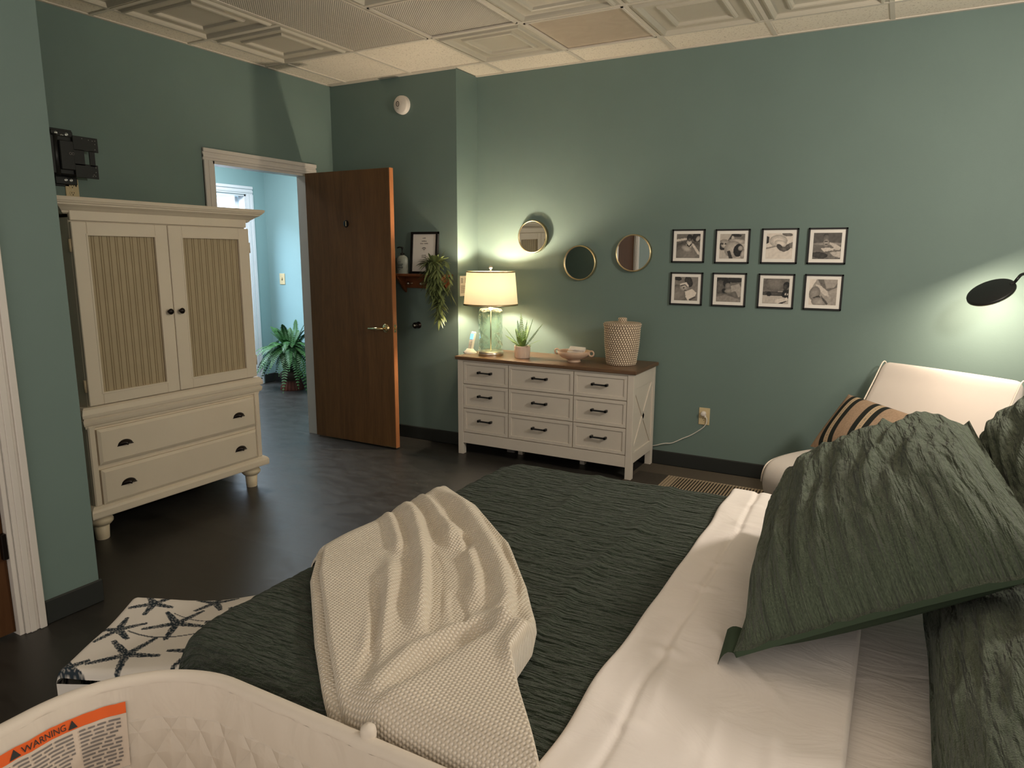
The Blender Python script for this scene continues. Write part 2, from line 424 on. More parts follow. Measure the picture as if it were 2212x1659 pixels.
# ceiling: acoustic lay-in field with openings for the panels, grid, panels
GX = [-4.442+.6096*i for i in range(0, 11)]; GY = [4.325-.6096*j for j in range(0, 9)]   # GX[1]=L1.., GY[0]=A
decor = [(3, 0), (5, 0), (6, 0), (1, 1), (4, 1), (5, 1), (1, 2), (3, 2), (1, 3)]
prism_ = [(2, 1, 2), (3, 1, 1)]; swirl = [(4, 0)]
taken = set(decor) | {(2, 1), (2, 2), (3, 1), (4, 0)}
c = MB()
xs = [LX-.1]+[g for g in GX if g > LX]; xs = [x for x in xs if x < RX]+[RX+.1]
ys = [-1.6]+[g for g in reversed(GY) if g > -1.6]+[BY+.1]
for i in range(len(xs)-1):
    for j in range(len(ys)-1):
        mx, my = (xs[i]+xs[i+1])/2, (ys[j]+ys[j+1])/2
        ci = math.floor((mx+4.442)/.6096); cj = math.floor((4.325-my)/.6096)
        if (ci, cj) in taken and i > 0: continue
        c.box(xs[i], xs[i+1], ys[j], ys[j+1], CEIL+.004, CEIL+.02)
for (ci, cj) in taken: c.box(GX[ci], GX[ci+1], GY[cj+1], GY[cj], CEIL+.045, CEIL+.06)
struct('ceiling', c, M['acoustic'])
g = MB()
for x in GX:
    if LX < x < RX: g.box(x-.012, x+.012, -1.6, BY if x > NX else AY, CEIL-.002, CEIL+.012)
for y in GY:
    if y > -1.6: g.box(LX, RX, y-.012, y+.012, CEIL-.0025, CEIL+.012)
g.box(LX, LX+.02, CYE, AY, CEIL-.003, CEIL+.003).box(NX, RX, BY-.02, BY, CEIL-.003, CEIL+.003).box(LX, NX, AY-.02, AY, CEIL-.003, CEIL+.003)
for o_ in [(2, 1, 2)]:  # cross tee removed inside the long troffer
    pass
struct('trim_1', g, M['tbar'])
def ringpanel(ci, cj, steps):
    x0, x1, y0, y1 = GX[ci]+.013, GX[ci+1]-.013, GY[cj+1]+.013, GY[cj]-.013
    vs = []; fs = []
    for ins, z in steps: vs += [(x0+ins, y0+ins, CEIL+z), (x1-ins, y0+ins, CEIL+z), (x1-ins, y1-ins, CEIL+z), (x0+ins, y1-ins, CEIL+z)]
    for k in range(len(steps)-1):
        for a in range(4):
            b = (a+1) % 4; fs.append((k*4+a, (k+1)*4+a, (k+1)*4+b, k*4+b))
    k = len(steps)-1; fs.append((k*4+3, k*4+2, k*4+1, k*4)); return MB().add(vs, fs)
STEPS = [(0, .012), (0, 0), (.018, 0), (.024, -.012), (.034, -.014), (.042, -.006), (.05, .006), (.062, .008), (.115, .008), (.122, -.003), (.132, -.006), (.142, -.002), (.15, .010), (.165, .012)]
dl = {(3, 0): 'square raised ceiling panel directly above the mirrors and lamp', (5, 0): 'square raised ceiling panel right of the swirled light panel',
      (6, 0): 'rightmost square raised ceiling panel along the picture wall', (1, 1): 'square raised ceiling panel nearest the doorway corner',
      (4, 1): 'square raised ceiling panel at top centre beside the ribbed light', (5, 1): 'sliver of raised ceiling panel at the top edge right of centre',
      (1, 2): 'square raised ceiling panel above the armoire, second from the doorway corner', (3, 2): 'corner of raised ceiling panel at the top edge behind the ribbed lights',
      (1, 3): 'cut-off raised ceiling panel at the top left edge'}
for k in decor:
    mb = ringpanel(k[0], k[1], STEPS); r_ = thing('ceiling_panel', dl[k], 'ceiling tile', (GX[k[0]]+.3, GY[k[1]]-.3, CEIL), 0, 'raised panel ceiling tiles')
    link('panel', mb, M['panel'], r_)
def lpanel(ci, cj0, n, mat, lab):
    x0, x1, y0, y1 = GX[ci]+.012, GX[ci+1]-.012, GY[cj0+n]+.012, GY[cj0]-.012
    r_ = thing('ceiling_light', lab, 'ceiling light', ((x0+x1)/2, (y0+y1)/2, CEIL))
    link('diffuser', MB().box(x0, x1, y0, y1, CEIL-.004 if n == 2 else CEIL+.004, CEIL+.03), mat, r_)
    fm = MB()
    for a, b, c_, d in ((x0, x1, y0, y0+.012), (x0, x1, y1-.012, y1), (x0, x0+.012, y0, y1), (x1-.012, x1, y0, y1)): fm.box(a, b, c_, d, CEIL-.007, CEIL+.002)
    link('lens_frame', fm, M['tbar'], r_)
lpanel(2, 1, 2, M['prism'], 'long unlit ribbed ceiling light panel near the doorway')
lpanel(3, 1, 1, M['prism'], 'square unlit grey ribbed ceiling light beside the long one')
lpanel(4, 0, 1, M['swirl'], 'square unlit pinkish swirled ceiling light panel')

# door frame (main doorway)
def casing(name, x, y0, y1, ztop, wd, th, mat, xside=1, left=True, right=True, depth=.10):
    """stepped casing round an opening in a wall whose face is x; xside=+1 proud to +x"""
    s_ = sroot(name, (x, (y0+y1)/2, 0))
    def rail(a0, a1, b0, b1, vertical):
        m = MB(); n = 3
        m.box(x, x+xside*th*.55, a0, a1, b0, b1, .002)
        if vertical == 'l': m.box(x, x+xside*th, a0, a0+wd*.35, b0, b1, .003).box(x, x+xside*th*.8, a0+wd*.5, a0+wd*.8, b0, b1, .002)
        elif vertical == 'r': m.box(x, x+xside*th, a1-wd*.35, a1, b0, b1, .003).box(x, x+xside*th*.8, a1-wd*.8, a1-wd*.5, b0, b1, .002)
        else: m.box(x, x+xside*th, a0, a1, b1-wd*.35, b1, .003).box(x, x+xside*th*.8, a0, a1, b0+wd*.2, b0+wd*.5, .002)
        return m
    if left: link('left_casing', rail(y0-wd, y0, 0, ztop, 'l'), mat, s_)
    if right: link('right_casing', rail(y1, y1+wd, 0, ztop, 'r'), mat, s_)
    link('head_casing', rail(y0-wd, y1+wd, ztop, ztop+wd, 'h'), mat, s_)
    j = MB(); xb = x-xside*depth
    j.box(xb, x, y0, y0+.018, 0, ztop).box(xb, x, y1-.018, y1, 0, ztop).box(xb, x, y0, y1, ztop-.018, ztop)
    link('jamb', j, mat, s_); return s_
casing('trim_2', LX, 3.229, 4.085, 2.033, .075, .022, M['trim'], 1, depth=.10)
# open door leaf, hinged at the right jamb
hx, hy, ang = LX+.03, 4.063, math.atan2(4.052-4.063, .815)
dr = sroot('door_1', (hx, hy, 0)); dr.rotation_euler = (0, 0, ang); ROOTM[dr.name] = Matrix.Translation((hx, hy, 0)) @ Matrix.Rotation(ang, 4, 'Z')
DM = ROOTM[dr.name]
def loc2w(mb):
    mb.v = [tuple(DM @ Vector(v)) for v in mb.v]; return mb
DWD = .805
link('door_leaf', loc2w(MB().box(0, DWD-.001, -.040, 0, .012, 2.03, .001)), M['doorwood'], dr)
link('door_edge', loc2w(MB().box(DWD-.001, DWD+.004, -.040, 0, .012, 2.03)), M['dooredge'], dr)['label'] = 'orange wood edge strip'
hd = link('door_handle', loc2w(MB().lathe([(0, -.052), (.012, -.051), (.016, -.048), (.030, -.046), (.033, -.041), (.033, -.040)], (DWD-.065, 0, .906), 24, 'y')
     .tube([(DWD-.065, -.05, .906), (DWD-.065, -.085, .906), (DWD-.075, -.092, .906), (DWD-.10, -.094, .906), (DWD-.185, -.092, .902)], [.009, .009, .010, .011, .0095], 10)), M['brass'], dr)
hd['label'] = 'polished brass lever handle'
link('handle_backside', loc2w(MB().lathe([(.033, 0), (.030, .006), (.012, .012), (.010, .04), (.022, .045), (.024, .06), (0, .066)], (DWD-.065, 0, .906), 24, 'y')), M['brass'], dr)
lp_ = link('latch_plate', loc2w(MB().box(DWD+.004, DWD+.0055, -.032, -.008, .877, .935, .0005).box(DWD+.005, DWD+.016, -.026, -.014, .897, .915, .003)), M['brass'], dr)
link('latch_screw', loc2w(MB().lathe([(.004, 0), (.003, .001), (0, .0012)], (DWD+.0055, -.02, .884), 10, 'x').lathe([(.004, 0), (.003, .001), (0, .0012)], (DWD+.0055, -.02, .928), 10, 'x')), M['slot'], lp_)
pl = link('number_plaque', loc2w(MB().lathe([(0, -.0445), (.024, -.0445), (.026, -.043), (.026, -.04)], (.395, 0, 1.655), 28, 'y')), M['bronze'], dr)
link('numeral', loc2w(MB().box(.392, .398, -.0455, -.0445, 1.637, 1.673)), M['ivory'], pl)
link('kick_screw_strip', loc2w(MB().box(DWD-.10, DWD, -.0405, -.040, .014, .020)), M['brass'], dr)
hg = MB()
for z in (.25, 1.05, 1.85): hg.tube([(-.012, -.004, z-.045), (-.012, -.004, z+.045)], .006, 10)
link('hinge', loc2w(hg), M['brass'], dr)

# closet door on the near left
casing('trim_3', CX, .52, 1.262, 2.03, .072, .02, M['trim'], 1, depth=.10)
d2 = sroot('door_2', (CX-.06, .89, 0))
link('door_leaf', MB().box(CX-.065, CX-.025, .54, 1.242, .012, 2.012), M['closetdoor'], d2)
for z in (.36, 1.06, 1.76): link('hinge', MB().box(CX-.026, CX-.004, 1.226, 1.2435, z-.05, z+.05, .002), M['bronze'], d2)

# hall beyond the doorway
HX, HY = -6.2, 5.62
struct('wall_hall_end', MB().box(HX-1.3, LX-.10, HY, HY+.1, 0, CEIL), M['hallwall'])
w = MB(); w.box(HX-.1, HX, .9, 4.35, 0, CEIL).box(HX-.1, HX, 5.36, HY, 0, CEIL).box(HX-.1, HX, 4.35, 5.36, 2.055, CEIL)
struct('wall_hall_left', w, M['hallwall'])
struct('wall_hall_right', MB().box(LX-.10, LX, AY+.0, HY, 0, CEIL), M['hallwall'])
struct('wall_hall_near', MB().box(HX-1.3, LX-.1, .8, .9, 0, CEIL), M['hallwall'])
struct('ceiling_hall', MB().box(HX-1.4, LX-.1, .8, HY+.1, CEIL, CEIL+.03), M['acoustic'])
struct('wall_side_room', MB().box(HX-1.4, HX-1.3, .8, HY+.1, 0, CEIL), M['whiteplastic'])
struct('baseboard_hall_end', MB().box(HX, LX-.1, HY-.012, HY, 0, .10, .002), M['base'])
struct('baseboard_hall_left', MB().box(HX, HX+.012, 5.47, HY-.012, 0, .10, .005), M['base'])
casing('trim_4', HX, 4.35, 5.36, 2.055, .085, .022, M['halltrim'], 1, depth=.10)
d3 = sroot('door_3', (HX-.06, 5.34, 0))
link('door_leaf', MB().box(HX-.92, HX-.1, 5.30, 5.34, .012, 2.035), M['halltrim'], d3)
for z in (.22, 1.02, 1.66): link('hinge', MB().box(HX-.09, HX-.04, 5.325, 5.342, z-.045, z+.045, .002), M['bronze'], d3)
link('strike_plate', MB().box(HX-.012, HX-.002, 5.3405, 5.3425, .90, .96), M['brass'], d3)
def wallplate(name, lab, cat, cx_, cy_, cz, axis, kind, mat, w_=.072, h_=.116):
    """axis 'y': plate faces -y at y=cy_; axis 'x': faces +x at x=cx_"""
    def mp(a, b, h): return (cx_+a, cy_-h, cz+b) if axis == 'y' else (cx_+h, cy_+a, cz+b)
    r_ = thing(name, lab, cat, (cx_, cy_, cz))
    def bx(a0, a1, b0, b1, h0, h1, bv=0):
        p, q = mp(a0, b0, h0), mp(a1, b1, h1); return (p[0], q[0], p[1], q[1], p[2], q[2], bv)
    link('plate', MB().box(*bx(-w_/2, w_/2, -h_/2, h_/2, 0, .006, .002)), mat, r_)
    if kind == 'outlet':
        for s_ in (-1, 1):
            poly = [(.017*math.cos(2*PI*i/20), s_*.0195+max(-.0125, min(.0125, .017*math.sin(2*PI*i/20)))) for i in range(20)]
            rc = link('receptacle', MB().prism(poly, (.006, .0075), mp), mat, r_)
            sl = MB()
            for a in (-.0065, .0065): sl.box(*bx(a-.0015, a+.0015, s_*.0195, s_*.0195+.008, .0074, .0079))
            sl.box(*bx(-.003, .003, s_*.0195-.009, s_*.0195-.004, .0074, .0079)); link('slot', sl, M['slot'], rc)
        link('screw', MB().box(*bx(-.002, .002, -.002, .002, .006, .0072)), M['screw'], r_)
    else:
        sw_ = link('toggle', MB().box(*bx(-.005, .005, -.004, .012, .006, .018, .002)), mat, r_)
        link('toggle_slot', MB().box(*bx(-.007, .007, -.014, .014, .006, .0068)), M['slot'], sw_)
        for s_ in (-1, 1): link('screw', MB().box(*bx(-.002, .002, s_*.03-.002, s_*.03+.002, .006, .0072)), M['screw'], r_)
    return r_
wallplate('light_switch', 'ivory toggle light switch on the hall end wall above the fern', 'light switch', -5.995, HY, 1.163, 'y', 'switch', M['ivory'], .078, .12)
wallplate('wall_outlet', 'beige wall outlet just above the armoire under the black bracket', 'outlet', LX, 2.307, 1.775, 'x', 'outlet', M['ivory'])
wallplate('wall_outlet', 'beige wall outlet with a white plug, right of the dresser', 'outlet', -1.080, BY, .377, 'y', 'outlet', M['ivory'])

# ------------------------------------------------------------------ foliage helpers
def frond(mb, base_, dirv, length, droop, width, pairs, rib=.0018, fold=.25, tipw=.15):
    """fern frond: arched midrib with paired leaflets"""
    d = Vector(dirv).normalized(); side = d.cross(Vector((0, 0, 1)))
    side = side.normalized() if side.length > .05 else Vector((1, 0, 0))
    pts = []
    for i in range(13):
        s_ = i/12; p = Vector(base_)+d*length*s_; p.z -= droop*length*s_*s_; p -= Vector((d.x, d.y, 0))*droop*length*.25*s_*s_
        pts.append(p)
    mb.tube(pts, [rib*(1-.7*i/12) for i in range(13)], 4, False)
    for k in range(pairs):
        s_ = .10+.88*k/(pairs-1); f_ = s_*12; i = min(11, int(f_)); p = pts[i].lerp(pts[i+1], f_-i); tg = (pts[i+1]-pts[i]).normalized()
        nrm = side.cross(tg).normalized()
        wl = width*(math.sin(PI*min(1, (.12+s_*.88)))**.7*.85+tipw*(1-s_))*(.9+.2*random.random()); hw = length/pairs*.34
        for sg in (-1, 1):
            e = p+side*sg*wl+tg*wl*.35-nrm*abs(fold)*wl*(.6+.4*random.random()); m = p.lerp(e, .45)
            mb.add([p-tg*hw*.5, m-tg*hw, e, m+tg*hw, p+tg*hw*.5], [(0, 1, 2, 3, 4)])
def blade(mb, p0, d, length, width, droop, n=5):
    d = Vector(d).normalized(); side = d.cross(Vector((0, 0, 1))); side = side.normalized() if side.length > .05 else Vector((1, 0, 0))
    L = []; R = []; C_ = []
    for i in range(n+1):
        s_ = i/n; p = Vector(p0)+d*length*s_; p.z -= droop*length*s_*s_; w_ = width*math.sin(PI*(.08+.92*s_))**.8*.5
        if i == n: w_ = .0003
        C_.append(p-Vector((0, 0, w_*.35))); L.append(p-side*w_); R.append(p+side*w_)
    fs = []
    for i in range(n): fs += [(i, i+1, n+1+i+1, n+1+i), (n+1+i, n+1+i+1, 2*(n+1)+i+1, 2*(n+1)+i)]
    mb.add(L+C_+R, fs, True)

# hall fern in urn
fx, fy = -5.66, 5.36
r_ = thing('potted_fern', 'large bushy fern in a red brown urn in the hallway', 'potted plant', (fx, fy, 0))
u = MB(); n = 40; prof = [(.118, 0), (.120, .01), (.105, .06), (.092, .105)]
vs = []; fs = []
for k, (r, h) in enumerate(prof):
    for i in range(n*2):
        a = 2*PI*i/(n*2); q = r*(1+.05*math.cos(a*20)); vs.append((fx+q*math.cos(a), fy+q*math.sin(a), h))
for k in range(len(prof)-1):
    for i in range(2*n): j = (i+1) % (2*n); fs.append((k*2*n+i, k*2*n+j, (k+1)*2*n+j, (k+1)*2*n+i))
u.add(vs, fs, True); link('urn_foot', u, M['urnred'], r_)
link('urn_collar', MB().lathe([(.09, .105), (.105, .115), (.118, .135), (.122, .155), (.115, .18), (.098, .195), (.08, .2)], (fx, fy, 0), 32), M['urnbrown'], r_)
link('urn_body', MB().lathe([(.08, .2), (.088, .24), (.10, .30), (.115, .36), (.12, .40), (.11, .41), (.10, .385), (0, .385)], (fx, fy, 0), 32), M['urndark'], r_)
fb = MB(); random.seed(11)
for i in range(120):
    a = 2*PI*i*.381966+random.uniform(-.15, .15); e = random.choice([.25, .5, .8, 1.3, .35, .1, 2.4, -.2])+random.uniform(-.1, .15)
    frond(fb, (fx+.04*math.cos(a), fy+.04*math.sin(a)*.8, .44), (math.cos(a), math.sin(a)*.72, e), random.uniform(.34, .52)*(.92 if e > 1 else 1), random.uniform(.3, .5) if e > 1 else random.uniform(.55, .85), .050, 20)
fb.v = [(x, 5.46+(y-5.46)*.38 if y > 5.46 else y, z) for x, y, z in fb.v]
link('foliage', fb, M['leaf'], r_)

# ------------------------------------------------------------------ armoire
ax = -3.40
ar = thing('armoire', 'tall cream armoire with beadboard doors and two drawers', 'armoire', (-3.70, 2.43, 0))
yb0, yb1 = 1.905, 2.955; xb = -3.985
cb = MB()
cb.box(xb, ax-.02, yb0, yb1, .19, .602, .006)                   # lower carcass
cb.box(xb, ax-.02, yb0+.02, yb1-.02, .69, 1.60, .004)            # upper carcass
cb.box(ax-.025, ax-.005, yb0, yb0+.035, .19, .602, .006).box(ax-.025, ax-.005, yb1-.035, yb1, .19, .602, .006)
cb.box(ax-.024, ax-.004, yb0+.02, yb1-.02, 1.585, 1.632, .003)   # frieze
link('carcass', cb, M['cream'], ar)
def moulding(prof):
    """prof: list of (out, z); wraps front and both sides"""
    mb = MB(); vs = []; fs = []
    for o_, z in prof: vs += [(xb, yb0-o_, z), (ax-.02+o_, yb0-o_, z), (ax-.02+o_, yb1+o_, z), (xb, yb1+o_, z)]
    n = len(prof)
    for k in range(n-1):
        for a in range(3): fs.append((k*4+a, (k+1)*4+a, (k+1)*4+a+1, k*4+a+1)[::-1])
    fs.append((0, 1, 2, 3)); fs.append(tuple((n-1)*4+i for i in (3, 2, 1, 0)))
    return mb.add(vs, fs)
link('base_moulding', moulding([(.0, .135), (.030, .135), (.032, .142), (.032, .168), (.026, .180), (.010, .192), (0, .195)]), M['cream'], ar)
link('waist_moulding', moulding([(0, .585), (.006, .590), (.008, .602), (.016, .606), (.020, .618), (.022, .632), (.014, .638), (.012, .642), (.024, .646), (.026, .662), (.018, .685), (.008, .694), (0, .696)]), M['cream'], ar)
link('crown_moulding', moulding([(0, 1.615), (.004, 1.618), (.010, 1.622), (.012, 1.628), (.016, 1.630), (.024, 1.636), (.034, 1.644), (.044, 1.650), (.050, 1.654), (.054, 1.655), (.056, 1.662), (.062, 1.664), (.066, 1.672), (.070, 1.673), (.074, 1.686), (.070, 1.690), (0, 1.690)]), M['cream'], ar)
for yy in (1.955, 2.905):
    for xx in (-3.465, -3.93):
        link('foot', MB().lathe([(.030, 0), (.032, .004), (.036, .068), (.030, .072), (.044, .078), (.056, .092), (.057, .104), (.048, .118), (.036, .122), (.040, .126), (.044, .135)], (xx, yy, 0), 28), M['creamfoot'], ar)
def panel_frame(y0, y1, z0, z1, py0, py1, pz0, pz1, mbx):
    m = MB()
    m.box(ax-.02, ax, y0, py0, z0, z1, .003).box(ax-.02, ax, py1, y1, z0, z1, .003).box(ax-.02, ax, py0, py1, z0, pz0, .003).box(ax-.02, ax, py0, py1, pz1, z1, .003)
    return m
for (y0, y1, py0, py1, ky, lab) in ((1.925, 2.417, 1.995, 2.345, 2.385, 'l'), (2.421, 2.945, 2.500, 2.872, 2.452, 'r')):
    z0, z1, pz0, pz1 = .700, 1.580, .757, 1.520
    dd = link('door', panel_frame(y0, y1, z0, z1, py0, py1, pz0, pz1, None), M['cream'], ar)
    bd = MB(); n = 9; wd = (py1-py0)/n; prof = []
    for i in range(n):
        q = py0+i*wd; prof += [(q, 0), (q+wd*.60, 0), (q+wd*.63, -.003), (q+wd*.66, 0), (q+wd*.74, .0015), (q+wd*.82, .0015), (q+wd*.90, 0), (q+wd*.93, -.003), (q+wd*.96, 0)]
    prof.append((py1, 0)); vs = []; fs = []
    for q, h in prof: vs += [(ax-.013+h, q, pz0), (ax-.013+h, q, pz1)]
    for i in range(len(prof)-1): fs.append((2*i, 2*i+2, 2*i+3, 2*i+1))
    bp = link('beadboard_panel', bd.add(vs, fs), M['bead'], dd)
    gm = MB()
    for i in range(n):
        for f_ in (.63, .93):
            q = py0+i*wd+wd*f_; gm.box(ax-.0165, ax-.0122, q-.0016, q+.0016, pz0, pz1)
    dd2 = link('bead_grooves', gm, M['groove'], dd)
    link('knob', MB().lathe([(.007, 0), (.007, .010), (.014, .016), (.016, .022), (.012, .028), (0, .030)], (ax, ky, 1.132), 20, 'x'), M['bronze'], dd)
    bdm = MB()
    for a, b_, c_, d in ((py0-.006, py0+.003, pz0-.006, pz1+.006), (py1-.003, py1+.006, pz0-.006, pz1+.006), (py0, py1, pz0-.006, pz0+.003), (py0, py1, pz1-.003, pz1+.006)): bdm.box(ax-.012, ax+.002, a, b_, c_, d, .001)
    link('panel_bead', bdm, M['cream'], dd)
    hy_ = y0-.008 if lab == 'l' else y1+.008
    for z in (.80, 1.47): link('hinge', MB().tube([(ax-.012, hy_, z-.03), (ax-.012, hy_, z+.03)], .006, 10), M['bead'] if lab == 'l' else M['cream'], dd)
for z0, z1 in ((.192, .372), (.398, .578)):
    y0, y1 = 1.945, 2.912; b = .014; m = MB()
    xs_ = (ax-.020, ax-.004, ax+.004)
    vs = []
    for x_, ins in ((xs_[0], 0), (xs_[1], 0), (xs_[2], b)): vs += [(x_, y0+ins, z0+ins), (x_, y1-ins, z0+ins), (x_, y1-ins, z1-ins), (x_, y0+ins, z1-ins)]
    fs = [(8, 9, 10, 11)]
    for k in (0, 1):
        for a in range(4): c_ = (a+1) % 4; fs.append((k*4+a, k*4+c_, (k+1)*4+c_, (k+1)*4+a))
    dw = link('drawer', m.add(vs, fs), M['cream'], ar)
    for yy in (2.078, 2.785):
        zc = (z0+z1)/2; cup = MB()
        def cupf(u, v, yy=yy, zc=zc):
            a = PI*u; e = v*PI/2; return (ax+.004+.026*math.sin(e)*1.0*(.4+.6*math.sin(a)), yy+.040*math.cos(a)*math.cos(e)*1.0, zc-.012+.028*math.sin(a)*math.cos(e))
        cup.grid(16, 8, cupf)
        cup.box(ax+.004, ax+.006, yy-.043, yy+.043, zc-.014, zc-.010)
        link('cup_pull', cup, M['bronze'], dw)

# TV bracket
tv = thing('wall_bracket', 'black metal swivel screen bracket on the wall above the armoire', 'wall bracket', (LX, 2.28, 1.94))
pb = lambda y0, y1, z0, z1, x0, x1, bv=.003: MB().box(x0, x1, y0, y1, z0, z1, bv)
tp = link('wall_plate', pb(2.20, 2.335, 1.79, 2.09, LX, LX+.006).box(LX+.004, LX+.03, 2.21, 2.325, 1.80, 1.84, .003).box(LX+.004, LX+.03, 2.21, 2.325, 2.035, 2.078, .003), M['black'], tv)
for yy, z in ((2.235, 2.062), (2.265, 2.050), (2.29, 2.060), (2.262, 1.823), (2.29, 1.823)): link('lag_bolt', MB().lathe([(.009, LX+.03), (.009, LX+.034), (.005, LX+.036), (.004, LX+.033), (0, LX+.033)], (0, yy, z), 14, 'x'), M['screw'], tp)
link('folding_arm', pb(2.16, 2.305, 1.845, 2.045, LX+.03, LX+.085, .006).box(LX+.085, LX+.10, 2.21, 2.31, 1.87, 2.02, .004).tube([(LX+.075, 2.20, 1.84), (LX+.075, 2.20, 2.05)], .016, 14), M['black'], tv)
vp = MB(); xx0, xx1 = LX+.095, LX+.101
vp.box(xx0, xx1, 2.28, 2.415, 1.975, 2.05, .002).box(xx0, xx1, 2.28, 2.405, 1.835, 1.908, .002).box(xx0, xx1, 2.28, 2.335, 1.90, 1.98).box(xx0, xx1, 2.362, 2.392, 1.90, 1.98)
vpo = link('screen_plate', vp, M['black'], tv)
for yy, z in ((2.33, 2.04), (2.365, 2.036), (2.385, 2.034), (2.40, 2.036), (2.398, 2.018), (2.396, 1.99), (2.392, 1.895), (2.39, 1.87), (2.378, 1.856), (2.386, 1.85), (2.372, 1.848)): link('mounting_hole', MB().lathe([(.0028, xx1+.0002), (0, xx1+.0006)], (0, yy, z), 8, 'x'), M['ink'], vpo)
em = MB()
for yy in (2.262, 2.276): 
    em.tube([(LX+.1005, yy+.006*math.cos(a*PI/8), 1.955+.006*math.sin(a*PI/8)) for a in range(17)], .0013, 5)
link('logo', em, M['ink'], tv)

# ------------------------------------------------------------------ alcove wall: alarm, shelf and what stands on it
al = thing('smoke_alarm', 'round white alarm high on the alcove wall', 'alarm', (-3.325, AY, 2.512))
link('alarm_body', MB().lathe([(.066, 0), (.066, -.012), (.063, -.030), (.056, -.037), (0, -.038)], (-3.325, AY, 2.512), 40, 'y'), M['whiteplastic'], al)
link('test_ring', MB().tube([(-3.345+.013*math.cos(2*PI*i/24), AY-.0385, 2.517+.017*math.sin(2*PI*i/24)) for i in range(25)], .0022, 6).lathe([(0, -.0395), (.003, -.039), (.003, -.038)], (-3.345, AY, 2.517), 10, 'y'), M['slot'], al)
link('printed_lines', MB().box(-3.354, -3.336, AY-.0388, AY-.0378, 2.488, 2.490).box(-3.352, -3.338, AY-.0388, AY-.0378, 2.483, 2.4845).box(-3.350, -3.340, AY-.0388, AY-.0378, 2.479, 2.4802), M['ink'], al)
sh = thing('wall_shelf', 'small reddish wooden peg shelf on the alcove wall', 'shelf', (-3.16, AY, 1.28))
link('shelf_board', MB().box(-3.40, -2.90, AY-.13, AY, 1.276, 1.294, .003), M['hanger'], sh)
link('peg_rail', MB().box(-3.37, -2.93, AY-.018, AY, 1.185, 1.276, .003), M['hanger'], sh)
for xx in (-3.335, -2.945):
    poly = [(0, 1.276), (.115, 1.276), (.110, 1.262), (.06, 1.215), (.03, 1.175), (0, 1.150)]
    link('bracket', MB().prism(poly, (xx-.009, xx+.009), lambda a, b, h: (h, AY-a, b)), M['hanger'], sh)
for xx in (-3.265, -3.15, -3.035): link('peg', MB().lathe([(.006, -.018), (.006, -.05), (.011, -.058), (.012, -.066), (.008, -.073), (0, -.075)], (xx, AY, 1.222), 14, 'y'), M['nickel'], sh)
# soap bottle
sx, sy_ = -3.315, 4.297
sb = thing('soap_bottle', 'pale pump soap bottle at the left end of the shelf', 'bottle', (sx, sy_, 1.294))
def oval(mb, prof, c, rx=1.0, ry=.62, n=32):
    k = len(mb.v); mb.lathe(prof, (0, 0, 0), n)
    for i in range(k, len(mb.v)): x, y, z = mb.v[i]; mb.v[i] = (c[0]+x*rx, c[1]+y*ry, c[2]+z)
    return mb
link('bottle_body', oval(MB(), [(.046, 0), (.048, .004), (.048, .10), (.045, .115), (.034, .128), (.018, .136), (.016, .138)], (sx, sy_, 1.294)), M['soap'], sb)
link('pump', MB().lathe([(.016, .136), (.016, .152), (.006, .154), (.005, .185), (.009, .187), (.009, .197), (0, .198)], (sx, sy_, 1.294), 16).tube([(sx, sy_, 1.488), (sx-.025, sy_-.004, 1.490), (sx-.042, sy_-.006, 1.484)], .005, 8), M['black'], sb)
lb = MB()
for k, (wd_, z, x_) in enumerate(((.034, .086, -.006), (.066, .072, 0), (.060, .066, .001), (.050, .060, -.002), (.062, .054, 0), (.066, .046, 0), (.062, .041, 0), (.020, .030, -.004))):
    lb.box(sx+x_-wd_/2*.8, sx+x_+wd_/2*.8, sy_-.0312, sy_-.0285, 1.294+z-.0015, 1.294+z+.0012)
link('printed_label', lb, M['inkblack'], sb)
# wifi sign
wf = thing('framed_sign', 'black framed paper sign with a wireless symbol leaning on the shelf', 'framed sign', (-3.14, 4.33, 1.294))
wx0, wx1, wz0, wz1 = -3.262, -3.018, 1.2945, 1.602; wy = 4.325
tilt = lambda z: wy+.028*(z-wz0)/(wz1-wz0)
def tb(mb, x0, x1, z0, z1, d0, d1):
    vs = [(x, tilt(z)-d, z) for d in (d0, d1) for z in (z0, z1) for x in (x0, x1)]
    return mb.add(vs, [(0,2,3,1),(4,5,7,6),(0,1,5,4),(2,6,7,3),(0,4,6,2),(1,3,7,5)])
fm = MB(); e = .017
tb(fm, wx0, wx1, wz0, wz0+e, -.006, .014); tb(fm, wx0, wx1, wz1-e, wz1, -.006, .014); tb(fm, wx0, wx0+e, wz0, wz1, -.006, .014); tb(fm, wx1-e, wx1, wz0, wz1, -.006, .014)
link('frame', fm, M['blackpaint'], wf)
pp = link('paper', tb(MB(), wx0+e, wx1-e, wz0+e, wz1-e, -.003, .004), M['paper'], wf)
sg_ = MB(); cxx, czz = (wx0+wx1)/2-.003, 1.462
for r0, r1 in ((.0, .005), (.011, .0155), (.0215, .0265)):
    n = 12; vs = []; fs = []
    for i in range(n+1):
        a = PI/4+PI/2*i/n
        for r in (r0, r1): z = czz+r*math.sin(a); vs.append((cxx+r*math.cos(a), tilt(z)-.0048, z))
    for i in range(n): fs.append((2*i, 2*i+1, 2*i+3, 2*i+2))
    sg_.add(vs, fs)
link('wireless_symbol', sg_, M['inkblack'], pp)
ln = MB()
